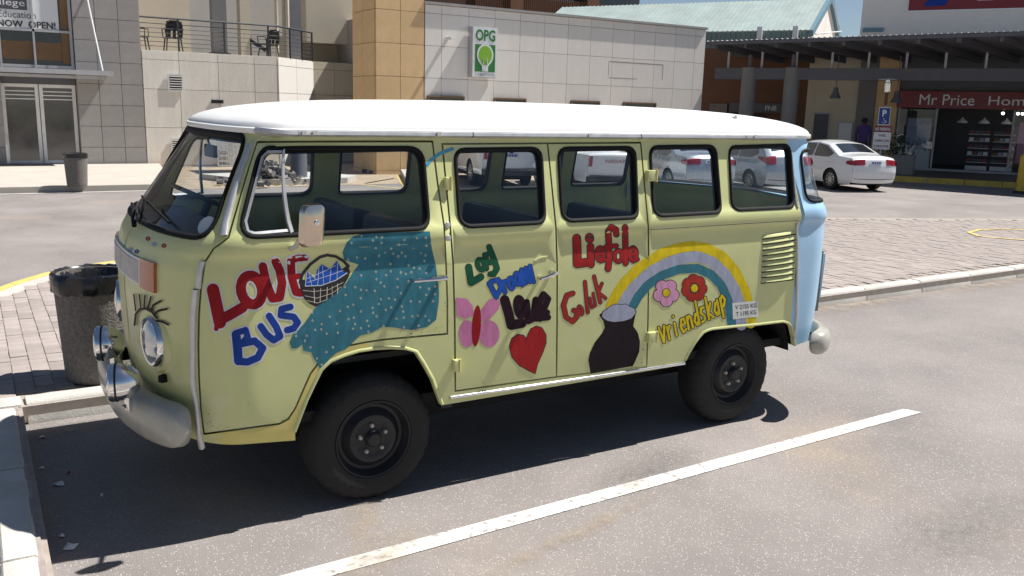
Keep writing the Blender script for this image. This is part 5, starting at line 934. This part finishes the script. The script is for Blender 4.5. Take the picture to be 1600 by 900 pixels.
car('parked_hatchback',gp(1172,299.5),AN,HAT,4.05,1.75,1.48,.78,3.35,.31,M['car_silver'],sg2,(5.15,5.85,.72,9.1,9.9),(3.1,4.3,.62,.985),'silver parked hatchback seen through the rearmost side window',(2.2,2.8),[(.02,.86),(.42,.98),(.50,1.06),(.10,1.04)])
sd=list(SED); car('parked_saloon',gp(1046,298),AN,sd,4.5,1.75,1.45,.98,3.65,.31,M['car_silver'],sg1,(6.15,6.92,.74,10.1,10.9),(3.2,4.15,.48,.985),'silver parked saloon seen through the third side window',(3.25,3.85),[(.01,.80),(.30,.83),(.34,.92),(.06,.97)])
PIC=[(.06,.50),(0,.56),(0,.8),(0,1.06),(.04,1.10),(1.0,1.11),(1.62,1.12),(1.72,1.35),(1.88,1.64),(2.1,1.72),(2.8,1.71),(3.45,1.15),(4.5,1.05),(4.85,.85),(4.9,.55),(4.85,.42)]
sg3=[[(1.95,1.58),(2.15,1.64),(2.75,1.63),(3.2,1.2),(1.85,1.2)]]
def nis(e,st,hw):
    c=st(np.array([2.45]),np.array([0.]),.012)[0]; text('tailgate_text','NISSAN',c,(0,-1,0),UZ,.62,.085,M['tail'],e,local=True,off=.004)
    MB().box((-.04,0,.47),(.12,1.5,.12)).build('rear_bumper',M['trim'],e,local=True,bevel=.02)
def frd(e,st,hw):
    c=st(np.array([2.75]),np.array([0.]),.012)[0]; MB().lathe(Vector(c),(-1,0,0),[(0,.012),(.05,.012),(.07,0)],20).build('oval_badge',M['signblue'],e,local=True); MB().box((-.05,0,.45),(.14,1.6,.16)).build('rear_bumper',M['trim'],e,local=True,bevel=.02)
q=gp(893,300); car('parked_pickup',q,AN,PIC,4.9,1.76,1.72,1.15,4.1,.35,M['car_white'],sg3,(7.15,7.85,.8,10.15,10.85),(1.9,2.95,.87,.985),'white pickup with red tailgate lettering seen through the cargo door window',None,None,nis,1.12)
q=gp(738,289); car('parked_pickup',q,AN,[(x,z*1.04) for x,z in PIC],4.9,1.82,1.79,1.15,4.1,.36,M['car_white'],[[(a,b*1.04) for a,b in sg3[0]]],(7.15,7.85,.8,10.15,10.85),(1.9,2.95,.87,.985),'white pickup with oval badge and plate seen through first cargo door window',(2.15,2.55),None,frd,1.16)
# ---- a passer-by under the canopy
def person(P,rz):
    e=empty('person',(*P,.15),'person with dark hair in purple shirt walking under the canopy','person',None,rz); J={'pel':(0,0,.92),'sp':(0,0,1.12),'ch':(0,0,1.36),'nk':(0,.01,1.50),'hd':(0,.03,1.62),'tp':(0,.03,1.72)}
    for s,n in((-1,'l'),(1,'r')): J.update({n+'sh':(.19*s,0,1.42),n+'el':(.24*s,.03*s,1.14),n+'wr':(.23*s,.10,.90),n+'ha':(.22*s,.13,.80),n+'hp':(.10*s,0,.88),n+'kn':(.11*s,.06*s,.48),n+'an':(.11*s,-.05*s,.08),n+'to':(.12*s,-.05*s+.16,.03)})
    E=[('pel','sp'),('sp','ch'),('ch','nk'),('nk','hd'),('hd','tp')]
    for n in'lr': E+=[('ch',n+'sh'),(n+'sh',n+'el'),(n+'el',n+'wr'),(n+'wr',n+'ha'),('pel',n+'hp'),(n+'hp',n+'kn'),(n+'kn',n+'an'),(n+'an',n+'to')]
    K=list(J); me=bpy.data.meshes.new('figure'); me.from_pydata([J[k] for k in K],[(K.index(a),K.index(b)) for a,b in E],[]); o=bpy.data.objects.new('figure',me); link(o,e,True)
    rad={'pel':.15,'sp':.13,'ch':.15,'nk':.055,'hd':.095,'tp':.06,'sh':.07,'el':.045,'wr':.032,'ha':.03,'hp':.09,'kn':.06,'an':.045,'to':.035}
    sm=o.modifiers.new('skin','SKIN'); me.skin_vertices  # one radius per joint
    for i,k in enumerate(K):
        rr=rad.get(k,rad.get(k[1:],.05)); me.skin_vertices[0].data[i].radius=(rr,rr*.8 if k in('ch','sp','pel') else rr); me.skin_vertices[0].data[i].use_root=(k=='pel')
    o.modifiers.new('sub','SUBSURF').levels=2; o.modifiers['sub'].render_levels=2
    mm=mat('shirt_purple',(.09,.05,.22),.8); N=mm.node_tree.nodes; Lk=mm.node_tree.links; tc=N.new('ShaderNodeTexCoord'); sx=N.new('ShaderNodeSeparateXYZ'); Lk.new(tc.outputs['Object'],sx.inputs[0]); b=N['Principled BSDF']; prev=b.inputs['Base Color'].links[0].from_socket
    for lim,op,c in((1.50,'GREATER_THAN',(.12,.06,.04)),(.93,'LESS_THAN',(.03,.03,.05))):
        g=N.new('ShaderNodeMath'); g.operation=op; g.inputs[1].default_value=lim; Lk.new(sx.outputs[2],g.inputs[0]); mx=N.new('ShaderNodeMix'); mx.data_type='RGBA'; Lk.new(g.outputs[0],mx.inputs[0]); Lk.new(prev,mx.inputs[6]); mx.inputs[7].default_value=(*c,1); prev=mx.outputs[2]
    Lk.new(prev,b.inputs['Base Color']); me.materials.append(mm)
    MB().lathe((0,.0,1.655),(0,-.15,1),[(.10,-.05),(.112,.0),(.105,.05),(.07,.09),(0,.105)],16).build('hair',M['vblack'],e,local=True)
pp=mp(-1.45,3.6); person((pp.x,pp.y),MA)
